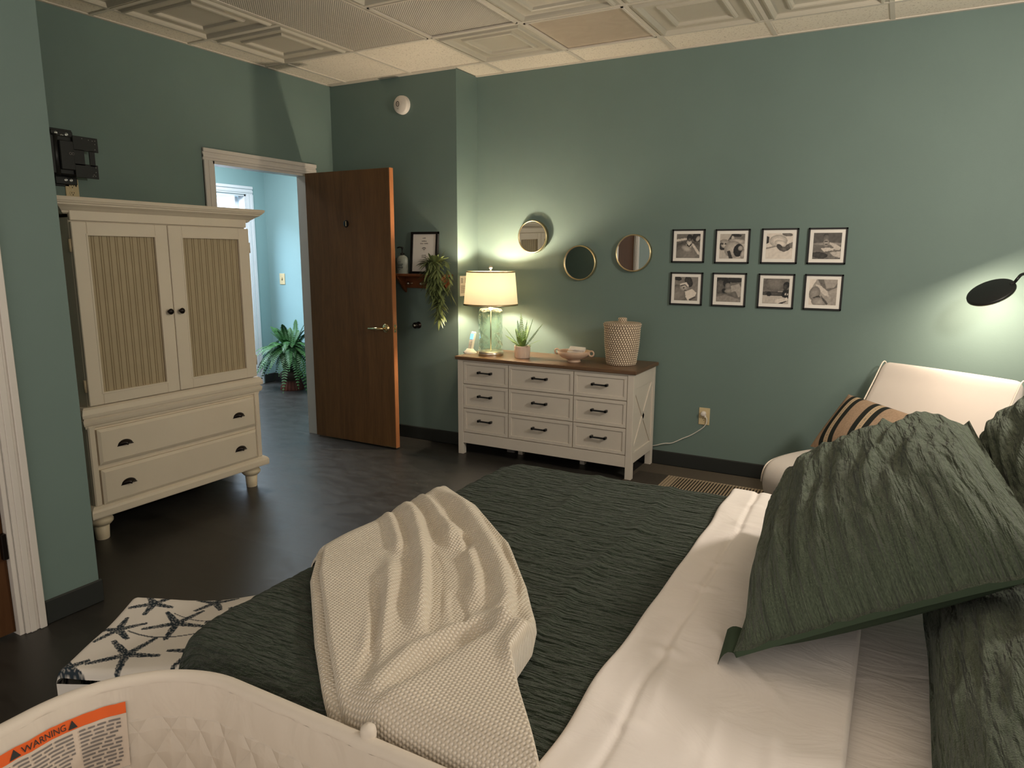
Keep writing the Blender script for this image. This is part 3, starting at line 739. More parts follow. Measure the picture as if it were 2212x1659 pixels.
for z, ws in ((1.555, [.03]), (1.533, [.045]), (1.516, [.03, .034]), (1.430, [.036]), (1.416, [.042]), (1.385, [.03])):
    tot = sum(ws)+.008*(len(ws)-1); x = cxx-tot/2
    for w_ in ws: 
        k = x
        while k < x+w_-.003: d_ = random.uniform(.003, .006); tb(ln, k, min(k+d_, x+w_), z-.003, z+.003+random.choice((0, .002)), .0042, .0046); k += d_+.0018
        x += w_+.008
link('printed_text', ln, M['ink'], pp)
# trailing plant
tx, ty = -3.02, 4.275
tp_ = thing('trailing_plant', 'leafy trailing plant spilling off the right end of the shelf', 'potted plant', (tx, ty, 1.294))
link('pot', MB().lathe([(.040, 0), (.052, .03), (.058, .065), (.056, .085), (.050, .085), (.05, .07), (0, .07)], (tx, ty, 1.294), 28), M['stem'], tp_)
fb = MB(); random.seed(5)
for i in range(46):
    a = 2*PI*i*.381966; e_ = random.uniform(.05, 1.1); d = Vector((math.cos(a), math.sin(a)*.55-.25, e_))
    p0 = (tx+.02+.03*math.cos(a), ty-.01+.02*math.sin(a), 1.375)
    blade(fb, p0, d, random.uniform(.08, .135), random.uniform(.017, .024), random.uniform(.1, .55))
for i in range(12):
    x0 = tx+random.uniform(-.05, .16); y0 = ty-random.uniform(.05, .085); L_ = random.uniform(.12, .40)*(1.0 if x0 > tx+.02 else .6)
    p = Vector((tx+.02, ty-.02, 1.375)); pts = [p, Vector((x0, y0, 1.385)), Vector((x0+.03, y0-.03, 1.33))]
    k = 0
    while pts[-1].z > 1.375-L_: pts.append(pts[-1]+Vector((random.uniform(-.006, .011), random.uniform(-.004, .003), -.025)))
    fb.tube(pts, .0016, 4, False)
    for q in pts[1:]:
        for s_ in range(3):
            a = random.uniform(0, 2*PI); blade(fb, q, (math.cos(a), math.sin(a)*.5-.3, random.uniform(-1.1, -.05)), random.uniform(.06, .10), random.uniform(.015, .021), .3)
fb.v = [(x, min(y, 4.285) if z > 1.29 else min(y, AY-.03), z) for x, y, z in fb.v]
link('foliage', fb, M['leaf3'], tp_)
# door bumper knob
kb = thing('door_bumper', 'small round dark knob bumper low on the alcove wall', 'door stop', (-3.22, AY, .903))
link('bumper_body', MB().lathe([(.026, 0), (.026, -.006), (.014, -.012), (.012, -.028), (.022, -.036), (.024, -.048), (.018, -.056), (0, -.058)], (-3.222, AY, .903), 24, 'y'), M['bronze'], kb)
link('bumper_tip', MB().lathe([(.010, -.056), (.008, -.060), (0, -.061)], (-3.222, AY, .903), 16, 'y'), M['nickel'], kb)
# notice card on the return wall
nt = thing('notice_card', 'small printed card on the narrow wall behind the lamp', 'notice', (NX, 4.44, 1.21))
link('card', MB().box(NX, NX+.004, 4.385, 4.495, 1.133, 1.281), M['paper'], nt)
ln = MB(); random.seed(2)
for k in range(6):
    for a, b_ in ((4.395, 4.428), (4.45, 4.478)): ln.box(NX+.004, NX+.0046, a, b_-random.uniform(0, .008), 1.262-k*.0065, 1.2655-k*.0065)
for k in range(9): ln.box(NX+.004, NX+.0046, 4.393, 4.484-random.uniform(0, .012), 1.208-k*.0065, 1.211-k*.0065)
link('printed_text', ln, M['ink'], nt)

# ------------------------------------------------------------------ mirrors
def mirror(cx_, cz, r, off, lab, tz=0, tx=0):
    m_ = thing('round_mirror', lab, 'mirror', (cx_, BY, cz), 0, 'round gold mirrors on the picture wall')
    link('frame', MB().lathe([(r-.006, 0), (r, 0), (r, -off), (r-.002, -off-.004), (r-.008, -off-.004), (r-.009, -off), (r-.009, -off+.004)], (cx_, BY, cz), 64, 'y', False), M['gold'], m_)
    gl = MB().lathe([(0, 0), (r-.007, 0)], (0, 0, 0), 64, 'y', False); Rm = Matrix.Translation((cx_, BY-off+.003, cz)) @ Matrix.Rotation(tz, 4, 'Z') @ Matrix.Rotation(tx, 4, 'X')
    gl.v = [tuple(Rm @ Vector(v)) for v in gl.v]; link('mirror_glass', gl, M['mirror'], m_)
mirror(-2.375, 1.567, .117, .034, 'round gold mirror nearest the lamp, reflecting the armoire', 0, .02)
mirror(-2.002, 1.383, .122, .030, 'lowest round gold mirror, reflecting dark green wall')
mirror(-1.610, 1.452, .125, .030, 'round gold mirror nearest the photographs, reflecting a brown door', .020, 0)

# ------------------------------------------------------------------ framed photographs
def E_(cx_, cy_, rx, ry, rot, g_): return ('e', cx_, cy_, rx, ry, rot, g_)
def P_(pts, g_): return ('p', pts, g_)
def paint(shapes, bgf):
    def f(u, v):
        y = 1-v; g_ = bgf(u, y)
        for s_ in shapes:
            if s_[0] == 'e':
                _, a, b, rx, ry, ro, gg = s_; dx, dy = u-a, y-b; c_, s2 = math.cos(ro), math.sin(ro); p = (dx*c_+dy*s2)/rx; q = (-dx*s2+dy*c_)/ry; d = p*p+q*q
                if d < 1: g_ = gg*(1-.28*d)+.04*noise.noise((u*22, y*22, a*9))
            else:
                pts, gg = s_[1], s_[2]; ins = False; j = len(pts)-1
                for i in range(len(pts)):
                    (xi, yi), (xj, yj) = pts[i], pts[j]
                    if (yi > y) != (yj > y) and u < (xj-xi)*(y-yi)/(yj-yi)+xi: ins = not ins
                    j = i
                if ins: g_ = gg+.05*noise.noise((u*16, y*16, len(pts)))
        g_ = max(.01, min(.9, g_+.05*noise.noise((u*9, y*9, 3)))); g_ = min(.75, g_*g_*g_*.35+g_*g_*.68)
        return (g_*1.0, g_*.88, g_*.77)
    return f
pics = [
 ('pool', 'framed photo of a person leaning back in a round pool, arms spread', [E_(.5,.85,.75,.55,0,.42), E_(.52,.85,.66,.45,0,.52), P_([(0,.22),(.42,.16),(.44,.24),(0,.32)],.8), P_([(.62,.42),(.72,.4),(1,.78),(1,.9),(.9,.82)],.82), E_(.54,.44,.13,.2,0,.82), P_([(.42,.36),(.54,.5),(.66,.36),(.64,.46),(.54,.56),(.44,.46)],.08), E_(.44,.62,.24,.12,.4,.72), E_(.55,.16,.12,.14,0,.16), E_(.55,.24,.07,.07,0,.4), E_(.86,.14,.2,.2,0,.2), E_(.9,.2,.08,.12,.5,.75)], lambda u, y: .45-.15*y),
 ('skin', 'framed photo of a smiling reclining person with a dark-haired baby on the chest', [P_([(.3,.3),(.46,0),(.5,.02),(.4,.36)],.3), P_([(.5,0),(1,0),(1,.3),(.6,.24)],.45), E_(.66,.06,.2,.06,.1,.15), E_(.72,.3,.36,.1,.1,.75), E_(.2,.42,.26,.2,.15,.68), E_(.12,.5,.16,.16,0,.2), E_(.22,.44,.18,.13,.1,.78), E_(.24,.4,.05,.03,0,.25), E_(.1,.4,.05,.03,0,.25), E_(.55,.62,.36,.34,.2,.74), P_([(.3,.7),(.42,.66),(.55,1),(.4,1)],.2), E_(.76,.66,.2,.26,.2,.12), E_(.84,.58,.1,.1,.3,.7), E_(.96,.8,.1,.2,.3,.72)], lambda u, y: .72),
 ('feet', 'framed pale photo of small baby feet held in white cloth', [P_([(0,.1),(.1,.14),(.1,.36),(0,.42)],.18), E_(.78,.05,.2,.07,.1,.45), E_(.45,.3,.34,.24,0,.86), E_(.55,.4,.25,.12,.3,.9), P_([(0,.56),(.4,.48),(.42,.52),(0,.62)],.55), E_(.52,.55,.09,.16,-.7,.3), E_(.82,.55,.10,.16,.7,.34), E_(.68,.62,.12,.1,0,.42), P_([(.85,.4),(1,.34),(1,.6),(.9,.56)],.45)], lambda u, y: .84),
 ('rim', 'framed photo of a person with hair in a bun resting over a pool rim', [P_([(0,.4),(.4,.36),(1,.42),(1,1),(0,1)],.42), E_(.5,.42,.62,.06,.0,.62), E_(.44,.12,.09,.1,0,.3), E_(.45,.22,.12,.14,0,.45), E_(.46,.38,.11,.15,0,.66), E_(.46,.33,.06,.02,0,.2), E_(.46,.44,.05,.02,0,.25), P_([(.58,.36),(.8,.42),(1,.56),(.95,.66),(.6,.62),(.75,.56),(.62,.46)],.75), P_([(.28,.58),(.6,.56),(.75,.66),(.4,.72)],.78), P_([(.6,.74),(1,.7),(1,.95),(.75,.88)],.72), E_(.25,.85,.3,.12,.1,.25)], lambda u, y: .34),
 ('hat', 'framed photo of a swaddled newborn in a striped hat', [E_(.1,.05,.2,.1,.3,.2), E_(.15,.75,.42,.42,.4,.55), E_(.6,.2,.16,.24,-.4,.25), E_(.42,.42,.2,.18,.2,.75), P_([(.22,.3),(.5,.22),(.62,.38),(.56,.42),(.45,.32),(.26,.38)],.9), P_([(.24,.36),(.46,.30),(.57,.42),(.55,.45),(.45,.35),(.26,.41)],.35), E_(.4,.46,.04,.03,0,.2), E_(.46,.56,.05,.02,0,.3), P_([(.46,.62),(.76,.5),(.95,.66),(.86,.9),(.6,1),(.5,.86)],.88), P_([(.62,.95),(.9,.8),(.95,.84),(.7,1)],.3)], lambda u, y: .5),
 ('nuzzle', 'framed grey photo of two people nuzzling face to face', [E_(.2,.1,.3,.14,0,.16), E_(.7,.1,.4,.1,0,.18), E_(.15,.4,.2,.3,0,.4), E_(.4,.24,.15,.15,.2,.16), E_(.46,.34,.12,.12,.4,.55), E_(.34,.56,.13,.1,.4,.15), E_(.5,.54,.17,.1,-.2,.62), P_([(.58,.34),(.9,.24),(1,.4),(1,.75),(.9,.8),(.78,.55),(.62,.6)],.64), E_(.35,.85,.45,.2,.1,.5), P_([(0,.8),(.4,.72),(1,.9),(1,1),(0,1)],.55)], lambda u, y: .42),
 ('child', 'framed photo of a seated child in a jersey beside a lying baby', [P_([(0,0),(1,0),(1,.5),(0,.5)],.42), E_(.45,.2,.4,.3,0,.5), P_([(0,.52),(1,.5),(1,1),(0,1)],.72), E_(.4,.6,.6,.09,.02,.3), E_(.24,.62,.10,.09,0,.12), E_(.9,.24,.12,.12,0,.1), E_(.86,.34,.09,.12,0,.25), P_([(.78,.46),(1,.42),(1,.78),(.8,.74),(.7,.66),(.74,.6)],.1), P_([(.84,.58),(.9,.56),(.9,.66),(.84,.66)],.8), P_([(.93,.58),(.98,.57),(.98,.66),(.93,.66)],.8), P_([(.5,.84),(.95,.74),(1,.84),(.6,1),(.48,.96)],.82), P_([(.62,.98),(.9,.88),(.95,.9),(.75,1)],.2)], lambda u, y: .5),
 ('hand', 'framed close photo of hands cradling a baby, one corner faded white', [P_([(.25,0),(1,0),(1,1),(.15,1),(0,.5)],.62), P_([(.28,0),(.5,0),(.62,.36),(.9,.3),(1,.1),(1,.3),(.68,.46),(.5,.4)],.42), P_([(.2,.18),(.42,.26),(.66,.46),(.72,.66),(.56,.62),(.3,.36)],.78), E_(.2,.55,.2,.28,.2,.6), P_([(.12,.72),(.36,.62),(.45,.7),(.3,.76)],.25), E_(.38,.88,.28,.18,.1,.66), P_([(.42,.6),(.5,.7),(.72,.94),(.66,1),(.5,.8)],.3), P_([(.74,.9),(.9,.6),(1,.5),(1,1),(.76,1)],.6)], lambda u, y: .86),
]
fpos = [(-1.243, 1.4985), (-.963, 1.496), (-.680, 1.497), (-.411, 1.497), (-1.243, 1.222), (-.968, 1.223), (-.682, 1.222), (-.412, 1.223)]
for (nm, lab, shp, bgf), (cx_, cz) in zip(pics, fpos):
    s_ = .107; y0 = BY-.016
    fr_ = thing('photo_frame', lab, 'picture frame', (cx_, BY, cz), 0, 'black square photo frames in two rows')
    fm = MB()
    for a, b_, c_, d in ((-s_, s_, -s_, -s_+.010), (-s_, s_, s_-.010, s_), (-s_, -s_+.010, -s_, s_), (s_-.010, s_, -s_, s_)): fm.box(cx_+a, cx_+b_, y0, BY, cz+c_, cz+d, .001)
    link('frame', fm, M['blackpaint'], fr_)
    link('mat_board', MB().box(cx_-s_+.009, cx_+s_-.009, BY-.010, BY-.004, cz-s_+.009, cz+s_-.009), M['paper'], fr_)
    pf = paint(shp, bgf); h = .077
    link('photograph', MB().grid(56, 56, lambda u, v: (cx_-h+2*h*u, BY-.0106, cz-h+2*h*v), False, None, pf), M['vcol'], fr_)

# ------------------------------------------------------------------ dresser
dz = .723
ds = thing('dresser', 'off-white nine-drawer dresser with a brown wood top', 'dresser', (-2.083, 4.40, 0))
x0, x1, y0, y1 = -2.745, -1.420, 4.172, 4.618
link('top', MB().box(x0-.016, x1+.018, y0-.014, y1+.006, .698, dz, .004), M['topwood'], ds)
cm = MB(); lw = .042
cm.box(x0+.01, x1-.01, y0+.02, y1-.005, .11, .698)
cm.box(x0+lw, x1-lw, y0+.003, y0+.03, .085, .163, .001).box(x0+lw, x1-lw, y0+.003, y0+.03, .686, .698)
link('carcass', cm, M['dresserwhite'], ds)
for xx in (x0, x1-lw):
    for yy in (y0, y1-lw): link('leg', MB().box(xx, xx+lw, yy, yy+lw, 0, .698, .0015), M['dresserwhite'], ds)
for sx_, nm in ((x1, 1), (x0, -1)):
    sp2 = MB(); xa = sx_-.012*nm; xo = sx_-.001*nm
    sp2.box(xa, xo, y0+lw, y1-lw, .60, .698, .001).box(xa, xo, y0+lw, y1-lw, .11, .18, .001)
    ya, yb_, za, zb = y0+lw, y1-lw, .18, .60
    for (p, q) in (((ya, za), (yb_, zb)), ((ya, zb), (yb_, za))):
        d = Vector((q[0]-p[0], q[1]-p[1])).normalized(); nrm = Vector((-d.y, d.x))*.016
        poly = [(p[0]+nrm.x, p[1]+nrm.y), (p[0]-nrm.x, p[1]-nrm.y), (q[0]-nrm.x, q[1]-nrm.y), (q[0]+nrm.x, q[1]+nrm.y)]
        sp2.prism(poly, (min(xa, xo-.003*nm), max(xa, xo-.003*nm)), lambda a, b_, h: (h, a, b_))
    link('side_cross', sp2, M['dresserwhite'], ds)
cols = [(-2.702, -2.331), (-2.328, -1.838), (-1.835, -1.463)]; rows = [(.524, .685), (.345, .521), (.166, .342)]
for a, b_ in cols:
    for c_, d in rows:
        m = MB(); e = .022; yf = y0+.004
        a2, b2, c2, d2_ = a+.0015, b_-.0015, c_+.0015, d-.0015
        m.box(a2, b2, yf+.006, yf+.02, c2, d2_)
        m.box(a2, b2, yf, yf+.006, c2, c2+e, .001).box(a2, b2, yf, yf+.006, d2_-e, d2_, .001).box(a2, a2+e, yf, yf+.006, c2+e, d2_-e, .001).box(b2-e, b2, yf, yf+.006, c2+e, d2_-e, .001)
        dw = link('drawer', m, M['dresserwhite'], ds)
        mx, mz = (a+b_)/2, (c_+d)/2+.010; h = .055
        link('handle', MB().box(mx-h, mx+h, yf-.026, yf-.016, mz-.005, mz+.005, .001).box(mx-h, mx-h+.014, yf-.026, yf+.006, mz-.008, mz+.008, .001).box(mx+h-.014, mx+h, yf-.026, yf+.006, mz-.008, mz+.008, .001), M['black'], dw)
for xx in (-2.33, -1.84): link('support_foot', MB().box(xx-.018, xx+.018, 4.36, 4.396, 0, .11, .001), M['dresserwhite'], ds)
ad = thing('power_adapter', 'small pale plug adapter lying on the floor under the dresser', 'power adapter', (-2.42, 4.40, 0))
link('adapter_body', MB().box(-2.45, -2.385, 4.37, 4.41, 0, .035, .005), M['ink'], ad)

# table lamp
lx, ly = -2.558, 4.325
lm = thing('table_lamp', 'lit glass table lamp with a cream drum shade on the dresser', 'lamp', (lx, ly, dz))
link('base', MB().lathe([(.088, 0), (.091, .003), (.091, .028), (.086, .031), (0, .031)], (lx, ly, dz), 48), M['nickel'], lm)
gb = MB(); nz, na = 40, 64
def gf(u, v):
    a = 2*PI*u; z = dz+.031+.30*v; r = .084+.0042*math.sin(a*7+v*16)*math.sin(v*24+a*2)
    if v < .04: r *= .93+.07*v/.04
    if v > .95: r *= 1-.12*((v-.95)/.05)**2
    return (lx+r*math.cos(a), ly+r*math.sin(a), z)
gb.grid(na, nz, gf); link('glass_body', gb, M['glass'], lm)
link('cap', MB().lathe([(.075, .330), (.078, .334), (.05, .338), (.016, .340), (.016, .372), (0, .372)], (lx, ly, dz), 40), M['glass'], lm)
link('rod', MB().tube([(lx, ly, dz+.03), (lx, ly, dz+.372)], .0045, 10), M['nickel'], lm)
link('socket', MB().lathe([(.013, .345), (.015, .35), (.015, .395), (.012, .40), (0, .40)], (lx, ly, dz), 20), M['nickel'], lm)
zb0, zb1 = 1.083, 1.322; rb, rtp = .193, .172
shd = link('lamp_shade', MB().lathe([(rb, zb0), (rtp, zb1)], (lx, ly, 0), 72, 'z', False), M['shade'], lm)
for z, r in ((zb0, rb), (zb1, rtp)): link('shade_rim', MB().lathe([(r+.0015, z), (r+.0022, z+.004), (r+.001, z+.012), (r-.0008, z+.012), (r-.0008, z), (r+.0015, z)] if z == zb0 else [(r+.0015, z), (r+.002, z-.008), (r-.0008, z-.008), (r-.0008, z), (r+.0015, z)], (lx, ly, 0), 72, 'z', False), M['gold'], shd)
hp = MB()
for a in (0, 2*PI/3, 4*PI/3): hp.tube([(lx, ly, zb1-.012), (lx+(rtp-.001)*math.cos(a), ly+(rtp-.001)*math.sin(a), zb1-.004)], .0018, 6)
hp.tube([(lx, ly, zb1-.014), (lx, ly, zb1+.008)], .005, 8)
hp.tube([(lx+.012, ly, dz+.395)]+[(lx+.05*math.sin(PI*i/10)+.003, ly, dz+.40+.19*i/10) for i in range(11)], .0016, 6)
link('harp', hp, M['nickel'], lm)
link('finial', MB().lathe([(.006, 0), (.005, .006), (.010, .012), (.013, .02), (.010, .03), (0, .034)], (lx, ly, zb1+.006), 20), M['nickel'], lm)
link('bulb', MB().lathe([(.010, 0), (.013, .01), (.020, .028), (.022, .042), (.016, .056), (0, .063)], (lx, ly, dz+.40), 24), M['bulb'], lm)
light('table_lamp_light', 'POINT', (lx, ly, dz+.505), 20, (1.0, 0.85, 0.64), 0.03)

# cordless phone
px, py_ = -2.738, 4.33
ph = thing('cordless_phone', 'white cordless phone with a lit blue screen in its cradle', 'phone', (px, py_, dz))
link('cradle', oval(MB(), [(.050, 0), (.052, .004), (.048, .012), (.034, .022), (.026, .034), (0, .036)], (px, py_, dz), 1.0, .85), M['whiteplastic'], ph)
hm = MB(); hw_, hh, th = .026, .148, .022
def hb(mb, a0, a1, b0, b1, t0, t1, bv=.004):
    k = len(mb.v); mb.box(a0, a1, t0, t1, b0, b1, bv)
    for i in range(k, len(mb.v)):
        x, y, z = mb.v[i]; q = Vector((x, y, z)); q.rotate(Matrix.Rotation(-.28, 3, 'X')); q.rotate(Matrix.Rotation(-.25, 3, 'Z')); mb.v[i] = (px+q.x, py_+q.y, dz+.014+q.z)
    return mb
hs = link('handset', hb(hm, -hw_, hw_, 0, hh, -th/2, th/2, .009), M['whiteplastic'], ph)
link('screen', hb(MB(), -.017, .017, .088, .130, -th/2-.001, -th/2+.002, .0005), M['screen'], hs)
kp = MB()
for i in range(3):
    for j in range(5): hb(kp, -.018+i*.0125, -.018+i*.0125+.0105, .022+j*.0115, .022+j*.0115+.008, -th/2-.0012, -th/2+.001, .0008)
link('keypad', kp, M['trim'], hs)
# small fern pot
qx, qy = -2.298, 4.32
pf_ = thing('small_fern', 'small green fern in a fluted white pot on the dresser', 'potted plant', (qx, qy, dz))
vs = []; fs = []; n = 96; prof = [(.050, .0, 0), (.053, .004, 1), (.055, .08, 1), (.055, .086, 0), (.050, .086, 0), (.049, .07, 0)]
for r, h, fl in prof:
    for i in range(n):
        a = 2*PI*i/n; q = r+(fl*.0016*math.cos(a*24)); vs.append((qx+q*math.cos(a), qy+q*math.sin(a), dz+h))
for k in range(len(prof)-1):
    for i in range(n): j = (i+1) % n; fs.append((k*n+i, k*n+j, (k+1)*n+j, (k+1)*n+i))
fs.append(tuple(range(n))[::-1]); link('pot', MB().add(vs, fs, True), M['pot'], pf_)
link('soil', MB().lathe([(0, .074), (.049, .072)], (qx, qy, dz), 24), M['urndark'], pf_)
fb = MB(); random.seed(3)
for (dx, dy, dzz, L_, dr_) in ((-1.0, .1, .75, .17, .12), (-.75, -.3, 1.1, .19, .05), (-.35, .1, 1.6, .20, .02), (-.05, -.1, 2.4, .245, .0), (.3, 0, 1.8, .20, 0), (.55, .1, 1.7, .225, 0), (.95, -.1, 1.15, .245, .02), (.5, -.6, .8, .14, .2), (-.4, -.7, .8, .13, .3), (.9, .4, .7, .15, .2), (.1, -.7, .9, .15, .2), (-.6, .4, 1.2, .17, .1), (.75, -.4, .6, .13, .4), (.1, .5, 1.5, .18, .1), (.25, -.3, 1.3, .15, .1), (-.2, -.4, 1.2, .16, .1)):
    frond(fb, (qx+dx*.015, qy+dy*.015, dz+.07), (dx, dy, dzz), L_, dr_, .022, 18, .0012, .1, .3)
link('foliage', fb, M['leaf2'], pf_)
# bowl
bx_, by_ = -1.912, 4.345
bw = thing('handled_bowl', 'pale clay bowl with two ring handles holding folded papers', 'bowl', (bx_, by_, dz))
link('bowl_body', MB().lathe([(.046, 0), (.048, .004), (.042, .010), (.044, .014), (.085, .030), (.108, .052), (.115, .072), (.113, .074), (.109, .070), (.10, .052), (.078, .034), (0, .022)], (bx_, by_, dz), 56), M['ceramic'], bw)
for s_ in (-1, 1):
    link('ring_handle', MB().tube([(bx_+s_*(.127+.017*math.cos(2*PI*i/20)), by_, dz+.062+.017*math.sin(2*PI*i/20)) for i in range(21)], .006, 8, False), M['ceramic'], bw)
random.seed(9)
plab = ['lowest folded white paper in the clay bowl', 'tilted middle folded white paper in the clay bowl', 'topmost folded white paper in the clay bowl']
for k in range(3):
    pm = MB(); pm.box(-.055, .055, -.035, .035, 0, .004, .001).box(-.053, .053, -.034, .034, .0055, .009, .001)
    Rm = Matrix.Translation((bx_+.012+.008*k, by_-.005*k, dz+.056+.0155*k)) @ Matrix.Rotation(.25*k-.2, 4, 'Z') @ Matrix.Rotation(-.12+.1*k, 4, 'Y') @ Matrix.Rotation(.15, 4, 'X')
    pm.v = [tuple(Rm @ Vector(v)) for v in pm.v]
    tag(link('folded_paper', pm, M['paper']), plab[k], 'paper', 'papers in the clay bowl')
# basket
kx, ky = -1.592, 4.40
bk = thing('lidded_basket', 'tall woven lidded basket at the right end of the dresser', 'basket', (kx, ky, dz))
def weave(mb, prof, c_, nseg=150, beads=52, rows_=24, tw=.5):
    L_ = [0]
    for k in range(1, len(prof)): L_.append(L_[-1]+math.hypot(prof[k][0]-prof[k-1][0], prof[k][1]-prof[k-1][1]))
    nr = rows_*5
    def at(s_):
        d = s_*L_[-1]
        for k in range(1, len(prof)):
            if d <= L_[k] or k == len(prof)-1:
                f_ = (d-L_[k-1])/max(1e-9, L_[k]-L_[k-1]); return prof[k-1][0]+(prof[k][0]-prof[k-1][0])*f_, prof[k-1][1]+(prof[k][1]-prof[k-1][1])*f_
    def val(u, v):
        row_ = math.floor(v*rows_-1e-6); ph_ = v*rows_-row_; b = u*beads+row_*tw; fb_ = b-math.floor(b)
        bead = max(0, 1-((fb_-.5)/.40)**2)*max(0, 1-((ph_-.5)/.52)**2); return bead, math.sin(PI*ph_)
    def fn(u, v):
        r, h = at(v); bead, co_ = val(u, v); r += .003*co_*.5+.0030*bead; a = 2*PI*u; return (c_[0]+r*math.cos(a), c_[1]+r*math.sin(a), c_[2]+h)
    def cf(u, v):
        bead, co_ = val(u, v); k = min(1, bead*1.8); a = (.09, .045, .022); b = (.80, .66, .50); return tuple(a[i]+(b[i]-a[i])*k for i in range(3))
    mb.grid(nseg*2, nr, fn, True, None, cf); return mb
link('basket_body', weave(MB(), [(.001, .002), (.090, .0), (.096, .008), (.112, .14), (.117, .255)], (kx, ky, dz), 150, 40, 24, .38), M['basket'], bk)
lid = link('lid', weave(MB(), [(.114, .253), (.121, .256), (.122, .270), (.116, .277), (.02, .283), (.001, .283)], (kx, ky, dz), 150, 46, 11, .4), M['basket'], bk)
link('lid_knob', weave(MB(), [(.022, .280), (.025, .290), (.026, .302), (.022, .310), (.001, .311)], (kx, ky, dz), 40, 12, 5, .4), M['basket'], lid)

# plug and cord
pg = thing('plug_cord', 'white plug and cord running from the wall outlet behind the dresser', 'cord', (-1.085, BY, .40))
link('plug', MB().lathe([(.017, -.008), (.018, -.014), (.016, -.030), (.012, -.034), (0, -.035)], (-1.083, BY, .397), 24, 'y').box(-1.078, -1.064, BY-.026, BY-.012, .372, .392, .004), M['whiteplastic'], pg)
cp_ = [(-1.066, BY-.019, .378), (-1.058, BY-.019, .362), (-1.060, BY-.019, .335), (-1.078, BY-.016, .305), (-1.115, BY-.012, .272), (-1.165, BY-.012, .235), (-1.215, BY-.014, .208), (-1.262, BY-.018, .180), (-1.295, BY-.02, .165), (-1.330, BY-.022, .160), (-1.365, BY-.024, .150), (-1.39, BY-.016, .138), (-1.43, BY-.008, .125)]
def smooth(pts, k=5):
    P = [Vector(p) for p in pts]; out = []
    for i in range(len(P)-1):
        a, b, c_, d = P[max(0, i-1)], P[i], P[i+1], P[min(len(P)-1, i+2)]
        for j in range(k):
            t_ = j/k; out.append(.5*((2*b)+(-a+c_)*t_+(2*a-5*b+4*c_-d)*t_*t_+(-a+3*b-3*c_+d)*t_**3))
    out.append(P[-1]); return out
link('cord', MB().tube(smooth(cp_), .0032, 8), M['cord'], pg)

# ------------------------------------------------------------------ rug
t = NT('grey_woven_rug', .95, 0, .08); v = t.co(); x_, y_, z_ = t.sep(v)
def inr(a, lo, hi): return t.math('MULTIPLY', t.math('GREATER_THAN', a, lo), t.math('LESS_THAN', a, hi))
wv = t.math('MULTIPLY', t.math('SINE', t.math('MULTIPLY', x_, 2*PI/.011)), t.math('SINE', t.math('MULTIPLY', y_, 2*PI/.011)))
stx = t.math('SINE', t.math('MULTIPLY', x_, 2*PI/.019))
bord = t.mix(t.math('MULTIPLY_ADD', wv, .5, .5), (.050, .042, .033), (.15, .125, .095))
field = t.mix(t.noise(v, 60, 3), (.050, .043, .035), (.075, .064, .052))
tan_ = t.mix(t.math('GREATER_THAN', stx, -.1), (.030, .024, .018), (.36, .28, .19))
lite = t.mix(t.math('GREATER_THAN', stx, -.75), (.12, .09, .06), (.37, .29, .20))
m1 = t.mix(t.math('MAXIMUM', t.math('GREATER_THAN', y_, 4.40), t.math('LESS_THAN', x_, -1.44)), field, bord)
blk = t.math('MULTIPLY', inr(x_, -1.235, -.55), inr(y_, 3.6, 4.40))
m2 = t.mix(blk, m1, lite); m3 = t.mix(t.math('MULTIPLY', inr(x_, -1.165, -.55), inr(y_, 3.6, 4.375)), m2, tan_)
t.color(m3); t.bump(wv, .5, .002)
rg = link('area_rug', MB().box(-1.47, .5, 2.75, 4.615, 0, .007, .002), t.m)
tag(rg, 'grey woven rug with tan striped blocks between dresser, bed and chair', 'rug')

# ------------------------------------------------------------------ bed
BX0, BX1, BY0, BY1, BZ = -1.262, .80, .785, 2.255, .652
bed = thing('bed', 'wide bed with a white fitted sheet on a low base', 'bed', (-.2, 1.55, 0))
link('bed_base', MB().box(BX0+.06, BX1, BY0+.05, BY1-.05, .10, .36, .02), M['shamback'], bed)
for xx in (BX0+.12, BX1-.08):
    for yy in (BY0+.10, BY1-.10): link('leg', MB().lathe([(.022, 0), (.028, .10)], (xx, yy, 0), 16), M['black'], bed)
def fold1(p, lo, r, sgn=1):
    """cloth coordinate p running off an edge at lo (sgn=+1: cloth lies on p>lo): returns (pos, drop)"""
    d = (p-lo)*sgn
    if d >= r: return p, 0.0
    t_ = r-d
    if t_ < r*PI/2: a = t_/r; return lo+sgn*(r-r*math.sin(a)), r*(1-math.cos(a))
    return lo, r+(t_-r*PI/2)
def drape(p, q, z, x0=None, x1=None, y0=None, y1=None, r=.06, rc=.14):
    dx = dy = 0; x, y = p, q
    if x0 is not None:
        yy = max(0, (y-(BY1-rc))/rc) if y > BY1-rc else max(0, (BY0+rc-y)/rc)
        lo = x0+rc*.55*min(1.4, yy)**2.2
        x, dx = fold1(p, lo, r)
    if y0 is not None and q < (BY0+BY1)/2: y, dy = fold1(q, y0, r)
    elif y1 is not None: y, dy = fold1(q, y1, r, -1)
    return Vector((x, y, z-dx-dy))
mt = MB(); 
mt.grid(60, 60, lambda u, v: drape(BX0+.13+(BX1-BX0-.13)*u, BY0-.22+(BY1-BY0+.44)*v, BZ, None, None, BY0+.015, BY1-.015, .05))
link('mattress', mt, M['fitted'], bed)
